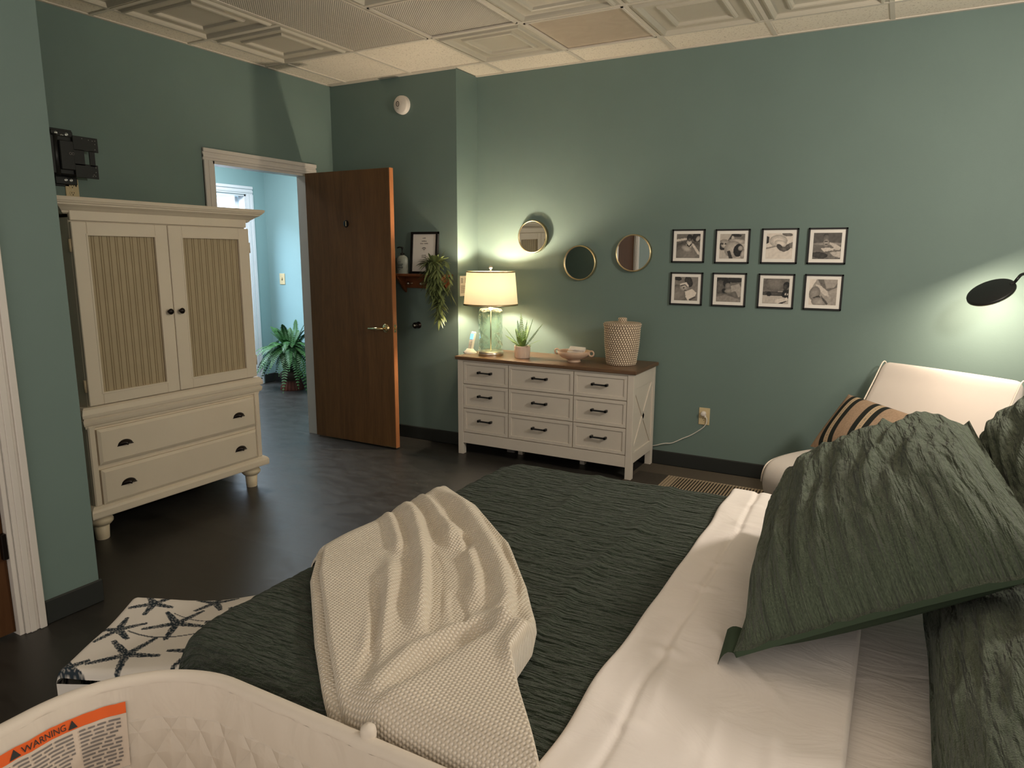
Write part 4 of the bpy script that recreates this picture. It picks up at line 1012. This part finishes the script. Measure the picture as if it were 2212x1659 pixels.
# quilt
qu = MB()
def nz(x, y, z=0): return noise.noise((x, y, z))
QX1 = -.395
def qf(u, v):
    p = BX0-.30+(QX1-BX0+.30)*u; q = BY0-.38+(BY1-BY0+.76)*v
    P = drape(p, q, BZ+.022, BX0, None, BY0-.012, BY1+.012, .065)
    w_ = .0045*nz(p*7, q*34, 1)+.0035*nz(p*16, q*60, 4)+.006*nz(p*2.5, q*3.5, 2)
    # lengthways soft seams and puff lines seen across the far half
    for sx_ in (-.86, -.60): w_ += .006*math.exp(-((p-sx_-.03*nz(0, q*3, 5))/.018)**2)
    if P.z > BZ-.02: P.z += w_
    else: P.x -= abs(w_)*1.5 if P.x < BX0+.02 else 0; P.y += w_*2
    if u > .985: P.z -= .010*(u-.985)/.015
    return P
qu.grid(190, 300, qf, True, lambda u, v: ((QX1-BX0+.30)*u, (BY1-BY0+.76)*v))
tag(link('quilt', qu, M['quilt']), 'dark green crinkled quilt covering the foot half of the bed', 'quilt')
# folded-back sheet
shm = MB()
SX0, SX1 = -.425, -.008
def sf(u, v):
    q = BY0-.30+(BY1-BY0+.60)*v; x0 = SX0+.012*nz(q*5, 3)+.010*(1-v); L_ = SX1-x0
    s_ = u*1.06
    if s_ < .06: a = PI*(.5-s_/.06*.5)+PI*.5; p = x0+.014+.014*math.cos(a*1.0); z = BZ+.030+.014*math.sin(a)*1.0-.004
    else: p = x0+.014+(s_-.06)*(L_-.014); z = BZ+.040
    w_ = 0
    if s_ >= .06:
        e = min(1, (s_-.06)/.05)
        w_ += e*(.004*nz(p*9, q*9, 1)+.003*nz(p*20, q*7, 3)) - .010*min(1, max(0, s_-.30)/.5)
        w_ -= .006*math.exp(-((p-(x0+.085+.006*nz(q*6, 8)))/.007)**2)      # hem seam
        for gq in (.98, 1.22, 1.52, 1.66, 1.95, 2.12):                      # pinched tucks
            d = math.hypot((p-(x0+.09))/.05, (q-gq)/.022); w_ += .0045*math.exp(-d*d)*math.cos(d*2.2)
        for (ax_, ay_, bx2, by2, h_, w2) in ((-.30, 1.36, -.10, 1.16, .007, .010), (-.27, 1.40, -.20, 1.05, .006, .009), (-.33, 1.38, -.30, 1.0, .006, .009), (-.13, 1.22, -.10, .95, .009, .012), (-.20, 1.12, -.19, .9, .005, .010)):
            dx_, dy_ = bx2-ax_, by2-ay_; L2 = math.hypot(dx_, dy_); t_ = ((p-ax_)*dx_+(q-ay_)*dy_)/(L2*L2)
            if -.1 < t_ < 1.1: d = ((p-ax_)*dy_-(q-ay_)*dx_)/L2; w_ += .5*h_*math.exp(-(d/w2)**2)*max(0, math.sin(PI*(t_+.1)/1.2))
    y, dy = fold1(q, BY0-.020, .05) if q < 1.55 else fold1(q, BY1+.050, .05, -1)
    return Vector((p, y, z+w_*(1 if dy < .03 else .3)-dy-(.012 if u > .992 else 0)))
shm.grid(90, 240, sf); 
tag(link('bed_sheet', shm, M['sheet']), 'white sheet folded back over the quilt in front of the pillows', 'sheet')

# pillows
def pillow(name, corners, T, mat, uvw=(.7, .5), wr=.004, pinch=.05, flange=.045, n=(110, 120), wamp=None, colfn=None, belly=0, wdir=0):
    A, B, C_, D = [Vector(c_) for c_ in corners]         # s along A->D side? A(0,0) B(1,0) C(1,1) D(0,1)
    N = ((B-A).cross(D-A)).normalized(); flip = N.z < 0
    if flip: N = -N
    mb = MB()
    def surf(s_, t_, side):
        a = abs(2*s_-1); b = abs(2*t_-1)
        s2 = .5+(s_-.5)*(1-pinch*(1-b**2)*a); t2 = .5+(t_-.5)*(1-pinch*(1-a**2)*b)
        P = A*(1-s2)*(1-t2)+B*s2*(1-t2)+C_*s2*t2+D*(1-s2)*t2
        fa = max(0, 1-(a/(1-flange))**2.4) if a < 1-flange else 0; fb_ = max(0, 1-(b/(1-flange))**2.4) if b < 1-flange else 0
        h = (fa*fb_)**.48*T*(.66 if side > 0 else .34)
        w_ = 0
        if side > 0 and wr:
            x_, y_ = s_*uvw[0], t_*uvw[1]
            if wdir: x_, y_ = y_, x_
            warp = .035*nz(x_*3, y_*3, 7)
            w_ = wr*((.5-abs(nz(x_*3.6, (y_+warp*1.3)*21, 1)))*1.5+.55*nz(x_*8, (y_+warp)*46, 2))*min(1, (fa*fb_)*3+.3)
            w_ += .010*nz(x_*5, y_*5, 5)*min(1, fa*fb_*2)
        return P+N*side*(h+.004)+N*w_-N*0.0
    mb.grid(n[0], n[1], lambda s_, t_: surf(s_, t_, 1), True, lambda s_, t_: (s_*uvw[0], t_*uvw[1]) if not wdir else (t_*uvw[1], s_*uvw[0]), colfn, flip)
    m2 = MB(); m2.grid(n[0]//2, n[1]//2, lambda s_, t_: surf(s_, t_, -1), True, None, colfn, not flip)
    rim = MB(); ring = []
    for i in range(61): ring.append((i/60, 0))
    for i in range(1, 61): ring.append((1, i/60))
    for i in range(1, 61): ring.append((1-i/60, 1))
    for i in range(1, 60): ring.append((0, 1-i/60))
    vs = [surf(s_, t_, 1) for s_, t_ in ring]+[surf(s_, t_, -1) for s_, t_ in ring]; k = len(ring)
    fs = [(i, (i+1) % k, k+(i+1) % k, k+i)[::-1] for i in range(k)]
    return mb, m2, rim.add(vs, fs, True, None, [colfn(s_, t_) for s_, t_ in ring]*2 if colfn else None)
def make_pillow(lab, corners, T, **kw):
    A = Vector(corners[0]); cen = sum((Vector(c_) for c_ in corners), Vector())/4
    r_ = thing('pillow', lab, 'pillow', cen, 0, 'green crinkled pillows at the head of the bed')
    f_, b_, rm = pillow('pillow', corners, T, None, **kw)
    link('sham_front', f_, M['sham'], r_); link('sham_back', b_, M['shamback'], r_); link('sham_edge', rm, M['shamback'], r_); return r_
make_pillow('large green crinkled pillow lying on top, nearest the foot, lit from above', [(-.205, 1.225, .715), (-.235, 1.95, .785), (.19, 2.13, 1.01), (.285, 1.385, .930)][::-1][2:]+[(-.205, 1.225, .715), (-.235, 1.95, .785), (.19, 2.13, 1.01), (.285, 1.385, .930)][::-1][:2], .245, uvw=(.72, .5), wr=.021, pinch=.03)
pa = [o for o in bpy.data.objects if o.name == 'pillow'][0]
def flap(u, v):
    b = Vector((-.205, 1.225, .715)); e_ = (Vector((-.235, 1.95, .785))-b).normalized(); w_ = 1-.55*u
    return b+e_*(.012+.085*u)+Vector((-.030*math.sin(v*1.9), -.004, -.002-.019*v*w_+.008*math.sin(v*6)*w_))*1.0+e_*(-.02*v*(1-u))
link('corner_flap', MB().grid(10, 8, flap), M['shamback'], pa)
make_pillow('green crinkled pillow standing farthest back beside the white chair', [(.59, 1.57, 1.10), (.25, 1.57, .74), (.222, 2.27, .93), (.58, 2.31, 1.21)], .18, uvw=(.5, .75), wr=.019, wdir=1, pinch=.03)
make_pillow('green crinkled pillow in shadow at the lower right, nearest the camera', [(.56, .80, .96), (.10, .83, .69), (.105, 1.64, .685), (.56, 1.62, .89)], .14, uvw=(.5, .7), wr=.019, wdir=1, pinch=.03)

# knitted throw
Lp = [(-1.245, 1.235), (-1.145, 1.107), (-.938, .91), (-.79, .781), (-.70, .70)]
Rp = [(-1.245, 1.795), (-1.042, 1.679), (-.829, 1.495), (-.671, 1.297), (-.583, 1.168), (-.553, 1.089), (-.541, .995), (-.48, .914), (-.39, .80), (-.36, .74)]
def along(pts, s_):
    d = [0]
    for i in range(1, len(pts)): d.append(d[-1]+math.dist(pts[i], pts[i-1]))
    q = s_*d[-1]
    for i in range(1, len(pts)):
        if q <= d[i] or i == len(pts)-1: f_ = (q-d[i-1])/(d[i]-d[i-1]); return Vector((pts[i-1][0]+(pts[i][0]-pts[i-1][0])*f_, pts[i-1][1]+(pts[i][1]-pts[i-1][1])*f_))
RIDGES = [  # (polyline in bed plane, width, height)
    ([(-1.22, 1.73), (-1.06, 1.63), (-.90, 1.48), (-.76, 1.33), (-.67, 1.20), (-.63, 1.10)], .026, .030),
    ([(-1.24, 1.66), (-1.12, 1.57), (-1.00, 1.46), (-.93, 1.38)], .018, .026),
    ([(-1.02, 1.50), (-.90, 1.40), (-.80, 1.28), (-.73, 1.17)], .018, .020),
    ([(-1.24, 1.585), (-1.13, 1.49), (-1.03, 1.38), (-.93, 1.26), (-.84, 1.13), (-.77, 1.02)], .022, .032),
    ([(-1.24, 1.50), (-1.16, 1.43), (-1.08, 1.35), (-1.02, 1.28)], .016, .018),
    ([(-1.02, 1.25), (-.93, 1.13), (-.85, 1.00), (-.78, .89)], .022, .022),
    ([(-.66, 1.15), (-.70, 1.05), (-.73, .95), (-.72, .85), (-.69, .75)], .026, .022),
    ([(-.62, 1.20), (-.575, 1.12), (-.56, 1.02), (-.52, .95)], .020, .016)]
GROOVES = [([(-1.02, 1.64), (-.86, 1.49), (-.71, 1.31), (-.61, 1.13)], .009, .016), ([(-1.00, 1.38), (-.89, 1.25), (-.80, 1.12), (-.735, 1.01)], .012, .026),
    ([(-.98, 1.16), (-.88, 1.03), (-.80, .92), (-.76, .84)], .012, .026), ([(-.96, 1.47), (-.91, 1.42), (-.87, 1.35)], .012, .020), ([(-.80, 1.20), (-.74, 1.12), (-.69, 1.06)], .012, .022)]
def pdist(pl_, x, y):
    best = 9; bt = 0; n = len(pl_)-1
    for i in range(n):
        ax_, ay_ = pl_[i]; bx2, by2 = pl_[i+1]; dx_, dy_ = bx2-ax_, by2-ay_; t_ = max(0, min(1, ((x-ax_)*dx_+(y-ay_)*dy_)/(dx_*dx_+dy_*dy_)))
        d = math.hypot(x-ax_-dx_*t_, y-ay_-dy_*t_)
        if d < best: best = d; bt = (i+t_)/n
    return best, bt
def throw_h(x, y):
    h = .014
    for pl_, w_, a in RIDGES: d, t_ = pdist(pl_, x, y); h += a*math.exp(-(d/w_)**2)*min(1, 4*t_+.3)*min(1, 4*(1-t_)+.35)
    for pl_, w_, a in GROOVES: d, t_ = pdist(pl_, x, y); h -= a*math.exp(-(d/w_)**2)*min(1, 4*t_)*min(1, 4*(1-t_))
    # overlapping lobe at the near right: rises sharply along its left edge
    d, t_ = pdist([(-.635, 1.085), (-.66, 1.0), (-.69, .90), (-.70, .80), (-.69, .70)], x, y)
    ex = -.635-.065*max(0, min(1, (1.085-y)/.3))
    side = x-ex
    if y < 1.13: h += .034/(1+math.exp(-(side-.012)/.007))*min(1, max(0, (1.13-y)/.05))
    h += .034*math.exp(-(math.hypot(x+.625, y-1.10)/.032)**2)
    return max(.010, h+.006*nz(x*6, y*6, 3))
th_ = MB(); NU, NV = 110, 190
def tpt(u, v, layer):
    vv = max(0, v*1.16-.16); ext = max(0, .16-v*1.16)/.16
    l = along(Lp, vv); r2 = along(Rp, vv); W_l = (r2-l).length
    inset = .024/W_l
    uu = inset+(1-inset)*u if layer else u*.16
    p = l.lerp(r2, uu); x, y = p.x, p.y
    if layer:
        h = throw_h(x, y)+.013
        e = min(u, 1-u)*(1-inset)*W_l
        if e < .010: h = (.013 if u < .5 else .002)+(h-(.013 if u < .5 else .002))*math.sqrt(max(0, 1-(1-e/.010)**2))
    else:
        e = uu*W_l; h = .011*math.sqrt(max(0, 1-(1-min(1, e/.009))**2))+.001
    P = drape(x-ext*.34, y, BZ+.030+h, BX0-.012, None, BY0-.016, None, .07)
    if ext > 0: P.x -= h*.6*min(1, ext*4); P.z += .012*math.sin(y*40)*ext
    return P
def tuv(u, v, layer=1):
    vv = max(0, v*1.16-.16); l = along(Lp, vv); r2 = along(Rp, vv); p = l.lerp(r2, u if layer else u*.16); ext = max(0, .16-v*1.16)/.16*.34
    return ((p.x-ext)*.72+p.y*.70, -(p.x-ext)*.70+p.y*.72)
th_.grid(NU+20, NV, lambda u, v: tpt(u**1.0, v, 1), True, tuv)
tb_ = tag(link('throw_blanket', th_, M['knit']), 'cream knitted throw bunched diagonally over the foot of the bed', 'blanket')
link('lower_layer', MB().grid(24, NV, lambda u, v: tpt(u, v, 0), True, lambda u, v: tuv(u, v, 0)), M['knit'], tb_)

# ------------------------------------------------------------------ bassinet
bs = thing('bassinet', 'cream quilted bassinet in the foreground beside the bed', 'bassinet', (-.70, .49, 0))
bcx, bcy, bhx, bhy, brr, bz = -.70, .478, .50, .277, .235, .70
per_s = [(bhx-brr)*2, brr*PI/2, (bhy-brr)*2, brr*PI/2]*2; PER = sum(per_s)
def rrect(s_, off=0.0):
    """s_ in metres along the rim from the middle-right of the far side, going to -x; returns point, outward normal"""
    s_ %= PER; hx_, hy_ = bhx-brr, bhy-brr
    segs = [('l', (hx_, hy_), (-1, 0), 2*hx_), ('a', (-hx_, hy_), PI/2, brr*PI/2), ('l', (-hx_, hy_), (0, -1), 2*hy_), ('a', (-hx_, -hy_), PI, brr*PI/2),
            ('l', (-hx_, -hy_), (1, 0), 2*hx_), ('a', (hx_, -hy_), 1.5*PI, brr*PI/2), ('l', (hx_, -hy_), (0, 1), 2*hy_), ('a', (hx_, hy_), 0, brr*PI/2)]
    nrm = [(0, 1), None, (-1, 0), None, (0, -1), None, (1, 0), None]
    for k, sg in enumerate(segs):
        if s_ <= sg[3] or k == 7:
            if sg[0] == 'l':
                n_ = nrm[k]; return Vector((bcx+sg[1][0]+sg[2][0]*s_+n_[0]*(brr+off), bcy+sg[1][1]+sg[2][1]*s_+n_[1]*(brr+off))), Vector(n_)
            a = sg[2]+s_/brr; n_ = (math.cos(a), math.sin(a)); return Vector((bcx+sg[1][0]+n_[0]*(brr+off), bcy+sg[1][1]+n_[1]*(brr+off))), Vector(n_)
        s_ -= sg[3]
def bsurf(s_, d, lift=0.0):
    """inner wall at depth d below the rim; d<0 goes over the rim outwards"""
    P, n_ = rrect(s_)
    rr_ = .014
    pk = .0022*nz(s_*30, d*9, 2)+.0022*nz(s_*62, d*16, 9)
    if d < 0:
        a = min(1, -d/(PI*rr_)); q = P-n_*(rr_+rr_*math.cos(a*PI)); zz = bz+rr_*math.sin(a*PI)-rr_
        if -d > PI*rr_: zz -= (-d-PI*rr_); q = P-n_*(.05*(-d-PI*rr_))
        return Vector((q.x, q.y, zz))
    off = -2*rr_-.16*d-.30*max(0, d-.20)**1.3+pk-lift
    q = P+n_*off; return Vector((q.x, q.y, bz-rr_-d))
inn = MB(); inn.grid(260, 44, lambda u, v: bsurf(u*PER, .26*v), True, lambda u, v: (u*PER, .26*v))
link('inner_liner', inn, M['bassinet'], bs)
out = MB(); out.grid(200, 30, lambda u, v: bsurf(u*PER, -.30*v**1.5), True, None, None, True)
link('outer_shell', out, M['bassplain'], bs)
mp_ = [bsurf(u/80*PER, .255) for u in range(80)]
link('mattress_pad', MB().add([(p.x, p.y, bz-.262) for p in mp_]+[(bcx, bcy, bz-.255)], [(i, (i+1) % 80, 80) for i in range(80)], True), M['bassplain'], bs)
fr_ = MB()
for xx in (bcx-.36, bcx+.36):
    fr_.tube([(xx, bcy-.20, .42), (xx, bcy-.22, .03), (xx, bcy+.22, .03), (xx, bcy+.20, .42)], .012, 10)
fr_.tube([(bcx-.36, bcy, .03), (bcx+.36, bcy, .03)], .012, 10)
link('stand', fr_, M['whiteplastic'], bs)
link('rim_knob', MB().lathe([(.012, -.02), (.013, 0), (.012, .008), (.007, .013), (0, .015)], (-.665, .748, bz+.002), 18), M['bassplain'], bs)
# warning label patch (orange band on top, two printed columns)
LS0, LS1, LD0, LD1 = 1.12, .745, .022, .135
lab_o = MB(); lab_w = MB()
def lmap(a, b, lift=.004):
    """a: 0..1 along the label left to right, b: 0..1 top to bottom"""
    return bsurf(LS0+(LS1-LS0)*a, LD0+(LD1-LD0)*b, lift)
lab_w.grid(40, 20, lambda u, v: lmap(u, v, .003)); link('warning_label', lab_w, M['labelwhite'], bs)
lp2 = bs.children[-1]
lab_o.grid(40, 4, lambda u, v: lmap(u, v*.17, .0042)); link('label_band', lab_o, M['orange'], lp2)
LH = LD1-LD0; LW = abs(LS1-LS0)
tv_, tf_ = text2d('WARNING', .0155); tm = MB(); tm.add([lmap(.615+x/LW, .085-y/LH, .0052) for x, y in tv_], tf_)
for a in (.49, .745): tm.add([lmap(a-.0085/LW, .085+.007/LH, .0052), lmap(a+.0085/LW, .085+.007/LH, .0052), lmap(a, .085-.0075/LH, .0052)], [(0, 1, 2)])
link('warning_text', tm, M['inkblack'], lp2)
ln = MB(); random.seed(4)
for c0, c1 in ((.2, .74), (.77, .97)):
    for k in range(13):
        b = .22+k*.058; x = c0
        while x < c1-.02:
            w_ = min(random.uniform(.03, .10), c1-x)
            ln.add([lmap(x+(w_)*i/3, b+j*.028, .0045) for j in (0, 1) for i in range(4)], [(i, i+1, 5+i, 4+i) for i in range(3)]); x += w_+.012
        if k == 8 and c0 > .5: pass
link('label_print', ln, M['ink'], lp2)

# ------------------------------------------------------------------ starfish ottoman
oA, oB, oC = Vector((-1.919, 1.154, .42)), Vector((-1.636, 1.346, .42)), Vector((-1.732, .839, .42))
ox_ = (oB-oA).normalized(); oy_ = (oC-oA).normalized(); OL = .43; OWd = .385
cen = oA+ox_*OL/2+oy_*OWd/2
ot = thing('ottoman', 'square ottoman covered in white cloth with navy starfish print', 'ottoman', (cen.x, cen.y, 0))
random.seed(21); STARS = []
for (a, b, r, ro) in ((.08, .05, .065, .3), (.25, .04, .065, 1.0), (.19, .16, .085, .25), (.05, .19, .07, .8), (.34, .15, .075, .5), (.13, .31, .09, .15), (.30, .31, .075, .75), (.02, .37, .05, .4)): STARS.append((a, b, r, ro))
def star_col(a, b):
    k = 0
    for sa, sb, r, ro in STARS:
        dx_, dy_ = a-sa, b-sb; d = math.hypot(dx_, dy_)
        if d > r: continue
        an = math.atan2(dy_, dx_)-ro; m_ = abs(((an/(2*PI/5)) % 1)-.5)*2   # 1 on the arm axis
        off = (1-m_)*PI/5*d
        if off < .0115*(1-.60*d/r)+.001:
            sp3 = nz(a*190, b*190, 1); k = max(k, (1 if sp3 > -.1 else .62) if off > .0015 else 1)
    # thin coral twigs
    tw = abs(b-.19-.05*math.sin(a*11)-.25*(a-.2)); 
    if tw < .0028 and .08 < a < .34: k = max(k, .9)
    tw2 = abs(b-.08+.04*math.sin(a*14+1)-.12*a)
    if tw2 < .002 and .16 < a < .36: k = max(k, .9)
    base_ = (.66, .61, .55); nv = (.022, .032, .042); return tuple(base_[i]+(nv[i]-base_[i])*k for i in range(3))
OZ = .425
def soft(a, b, L_, W2, r):
    e1 = min(a, L_-a); e2 = min(b, W2-b); z = 0
    if e1 < r: z -= r-math.sqrt(max(0, r*r-(r-e1)**2))
    if e2 < r: z -= r-math.sqrt(max(0, r*r-(r-e2)**2))
    return z
top = MB(); 
def of(u, v):
    a, b = OL*u, OWd*v; q = oA+ox_*a+oy_*b; z = OZ+soft(a, b, OL, OWd, .02)+.006*nz(a*6, b*6)
    cr = ((2*u-1)**2*(2*v-1)**2); return (q.x-ox_.x*.010*(0), q.y, z+.012*cr-.012*(1-abs(2*u-1)**2)*(abs(2*v-1)**6))
top.grid(150, 140, of, True, None, lambda u, v: star_col(OL*u, OWd*v)); link('cover_top', top, M['ottoman'], ot)
sd = MB(); pts_ = [(0, 0), (1, 0), (1, 1), (0, 1)]
for i in range(4):
    (a0, b0), (a1, b1) = pts_[i], pts_[(i+1) % 4]
    def sfn(u, v, a0=a0, b0=b0, a1=a1, b1=b1):
        a, b = a0+(a1-a0)*u, b0+(b1-b0)*u; q = oA+ox_*OL*a+oy_*OWd*b; cr = (2*u-1)**2
        zt = OZ-.037+.010*cr; return (q.x, q.y, zt*(1-v)+.03*v)
    sd.grid(80, 60, sfn, True, None, lambda u, v, i=i: star_col(.43*u+.013*i, .39*v+.02*i), True)
link('cover_side', sd, M['ottoman'], ot)
for a, b in ((.1, .1), (.9, .1), (.1, .9), (.9, .9)): q = oA+ox_*OL*a+oy_*OWd*b; link('foot', MB().lathe([(.016, 0), (.02, .032)], (q.x, q.y, 0), 14), M['black'], ot)

# ------------------------------------------------------------------ lounge chair
cR = Vector((.836, -.549, 0)); cD = Vector((-.549, -.836, 0)); cO = Vector((-.062, 4.545, 0)); CW = .74
ch = thing('lounge_chair', 'white padded lounge chair in the corner beyond the bed', 'chair', (cO.x+.1, cO.y-.45, 0))
def cp3(a, b, z): q = cO+cR*a+cD*b; return Vector((q.x, q.y, z))
def cushion(prof_fn, na_=40, nb=40): pass
bk_ = MB()   # wedge backrest: closed profile in (b,z), rounded, swept along a
bprof = [(.285, .37), (.27, .42), (.20, .52), (.12, .635), (.05, .74), (.015, .80), (-.005, .828), (-.022, .836), (-.035, .825), (-.045, .79), (-.045, .70), (-.04, .55), (-.02, .40), (.0, .30), (.05, .28), (.20, .30)]
def swept(prof, a0, a1, n, puff, name, mat, seams=()):
    mb = MB(); k = len(prof); pb_ = [Vector((p[0], p[1])) for p in prof]; cc = sum(pb_, Vector((0, 0)))/k
    vs = []; fs = []
    for i in range(n+1):
        f_ = i/n; a = a0+(a1-a0)*f_; e = min(f_, 1-f_)*(a1-a0); sh_ = 1-.10*max(0, 1-e/.03)**2
        for p in pb_:
            d = p-cc; q = cc+d*sh_; pu = puff*math.sin(PI*f_)**.5*d.length
            for sm in seams: pu -= .018*math.exp(-((f_-sm)/.018)**2)
            q = q+d.normalized()*pu; vs.append(cp3(a, q.x, q.y))
    for i in range(n):
        for j in range(k): l = (j+1) % k; fs.append((i*k+j, i*k+l, (i+1)*k+l, (i+1)*k+j))
    fs.append(tuple(range(k))[::-1]); fs.append(tuple(n*k+j for j in range(k)))
    return mb.add(vs, fs, True)
def densify(prof, k=4): return [(p.x, p.y) for p in smooth([(a, b, 0) for a, b in prof]+[(prof[0][0], prof[0][1], 0)], k)][:-1]
bpr = densify(bprof, 3)
link('backrest', swept(bpr, 0, CW, 40, .02, 'b', None), M['leather'], ch)
for a in (.004, CW-.004):
    link('back_piping', MB().tube([cp3(a, x*1.0+(.004 if 0 else 0), z) for x, z in [(p[0]*1.0, p[1]) for p in densify([(.285, .39), (.27, .425), (.20, .525), (.12, .642), (.05, .748), (.012, .81), (-.008, .836), (-.03, .838), (-.045, .80), (-.048, .70), (-.043, .55)][:11], 2)][:-4]], .004, 6), M['piping'], ch)
sprof = densify([(.30, .395), (.45, .400), (.60, .404), (.75, .402), (.86, .392), (.925, .365), (.955, .31), (.955, .25), (.93, .20), (.86, .18), (.60, .18), (.35, .18), (.26, .22), (.25, .32)], 3)
link('seat', swept(sprof, .03, CW-.03, 60, .03, 's', None, (.27, .5, .73)), M['leather'], ch)
for f_ in (.27, .5, .73):
    a = .03+(CW-.06)*f_
    link('seat_seam', MB().tube([cp3(a, x, z) for x, z in densify([(.32, .392), (.45, .396), (.60, .401), (.75, .399), (.86, .389), (.925, .364), (.956, .31), (.956, .25), (.93, .21)], 3)[:-6]], .0035, 6), M['piping'], ch)
link('seat_piping', MB().tube([cp3(.034, x, z) for x, z in densify([(.30, .385), (.60, .392), (.75, .390), (.86, .380), (.918, .358), (.945, .31), (.945, .25), (.92, .21)], 3)[:-6]], .004, 6), M['piping'], ch)
link('chair_base', MB().add([cp3(a, b, z) for z in (.007, .19) for a, b in ((.05, .05), (CW-.05, .05), (CW-.05, .85), (.05, .85))], [(0, 3, 2, 1), (4, 5, 6, 7), (0, 1, 5, 4), (1, 2, 6, 5), (2, 3, 7, 6), (3, 0, 4, 7)]), M['leather'], ch)
# lumbar pillow
def lumcol(s_, t_):
    x = s_; c0 = (.33, .225, .15); dk = (.020, .022, .019); lt = (.50, .38, .25)
    n_ = .85+.3*random.random(); col = tuple(q*n_ for q in c0)
    for c_ in (.165, .445, .86):
        d = x-c_
        if .022 < abs(d) < .072: col = dk
        elif abs(d) <= .022:
            col = lt if abs(d) > .012 or abs(d) < .0085 else (.33, .22, .13)
            if abs(d) < .0045 and (t_*34) % 1 < .6: col = dk
    return col
lc = [cp3(.06, .62, .425), cp3(.64, .62, .44), cp3(.65, .35, .610), cp3(.06, .345, .685)]
lf, lb_, lr = pillow('lumbar', lc, .16, None, uvw=(.66, .34), wr=0, pinch=.05, flange=.01, n=(200, 60), colfn=lumcol)
lp3 = thing('lumbar_pillow', 'tan lumbar pillow with black striped bands on the white chair', 'pillow', sum(lc, Vector())/4)
link('pillow_front', lf, M['lumbar'], lp3); link('pillow_back', lb_, M['lumbar'], lp3); link('pillow_edge', lr, M['lumbar'], lp3)

# ------------------------------------------------------------------ reading lamp
P = Vector((.400, 4.32, 1.2613)); nn = Vector((.397, .433, -.808)).normalized(); la = Vector((.908, -.067, .41)); la = (la-nn*la.dot(nn)).normalized(); lb2 = nn.cross(la)
rl = thing('reading_lamp', 'black gooseneck disc reading lamp lighting the wall behind the chair', 'lamp', (.80, 4.48, 0))
def disc(mb, prof, n=48):
    vs = []; fs = []
    for r, h in prof:
        for i in range(n): a = 2*PI*i/n; vs.append(P+la*r*math.cos(a)+lb2*r*math.sin(a)+nn*h)
    for k in range(len(prof)-1):
        for i in range(n): j = (i+1) % n; fs.append((k*n+i, k*n+j, (k+1)*n+j, (k+1)*n+i))
    return mb.add(vs, fs, True)
hdo = link('lamp_head', disc(MB(), [(0, -.008), (.100, -.008), (.107, -.006), (.109, -.002), (.109, .006), (.103, .008)]), M['black'], rl)
link('head_rim', disc(MB(), [(.1085, .004), (.110, .006), (.1085, .0085), (.102, .0085)]), M['nickel'], hdo)
link('diffuser', disc(MB(), [(.102, .0075), (0, .0075)]), M['led'], hdo)
gp = smooth([P+la*.088-nn*.006, P+la*.108-nn*.012, P+la*.125-nn*.026, (.523, 4.335, 1.352), (.565, 4.36, 1.354), (.61, 4.385, 1.32), (.68, 4.42, 1.21), (.76, 4.465, 1.05), (.80, 4.48, .90)], 6)
link('gooseneck', MB().tube(gp, .0075, 10), M['black'], rl)
link('pole', MB().tube([(.80, 4.48, .02), (.80, 4.48, .92)], .010, 12), M['black'], rl)
link('lamp_foot', MB().lathe([(.12, 0), (.12, .012), (.115, .018), (.012, .022), (0, .022)], (.80, 4.48, 0), 40), M['black'], rl)
lo = light('reading_lamp_light', 'AREA', tuple(P+nn*.012), 3.7, (1.0, 0.83, 0.65), .20)
lo.data.shape = 'DISK'; lo.rotation_euler = nn.to_track_quat('-Z', 'Y').to_euler()

# made-up fixture added below the unseen light, right of the frame
wl = thing('added_wall_lamp', 'added lamp fixture below the unseen light on the right wall', 'lamp', (RX, 2.72, 1.80))
link('wall_plate', MB().lathe([(.05, 0), (.05, -.012), (.04, -.02), (0, -.022)], (RX, 2.72, 1.80), 28, 'x'), M['nickel'], wl)
link('arm', MB().tube([(RX-.015, 2.72, 1.80), (.93, 2.72, 1.775), (.875, 2.72, 1.775), (.86, 2.72, 1.785)], .008, 10), M['nickel'], wl)
link('socket', MB().lathe([(.012, -.02), (.022, -.01), (.024, .02), (0, .02)], (.86, 2.72, 1.795), 20), M['nickel'], wl)
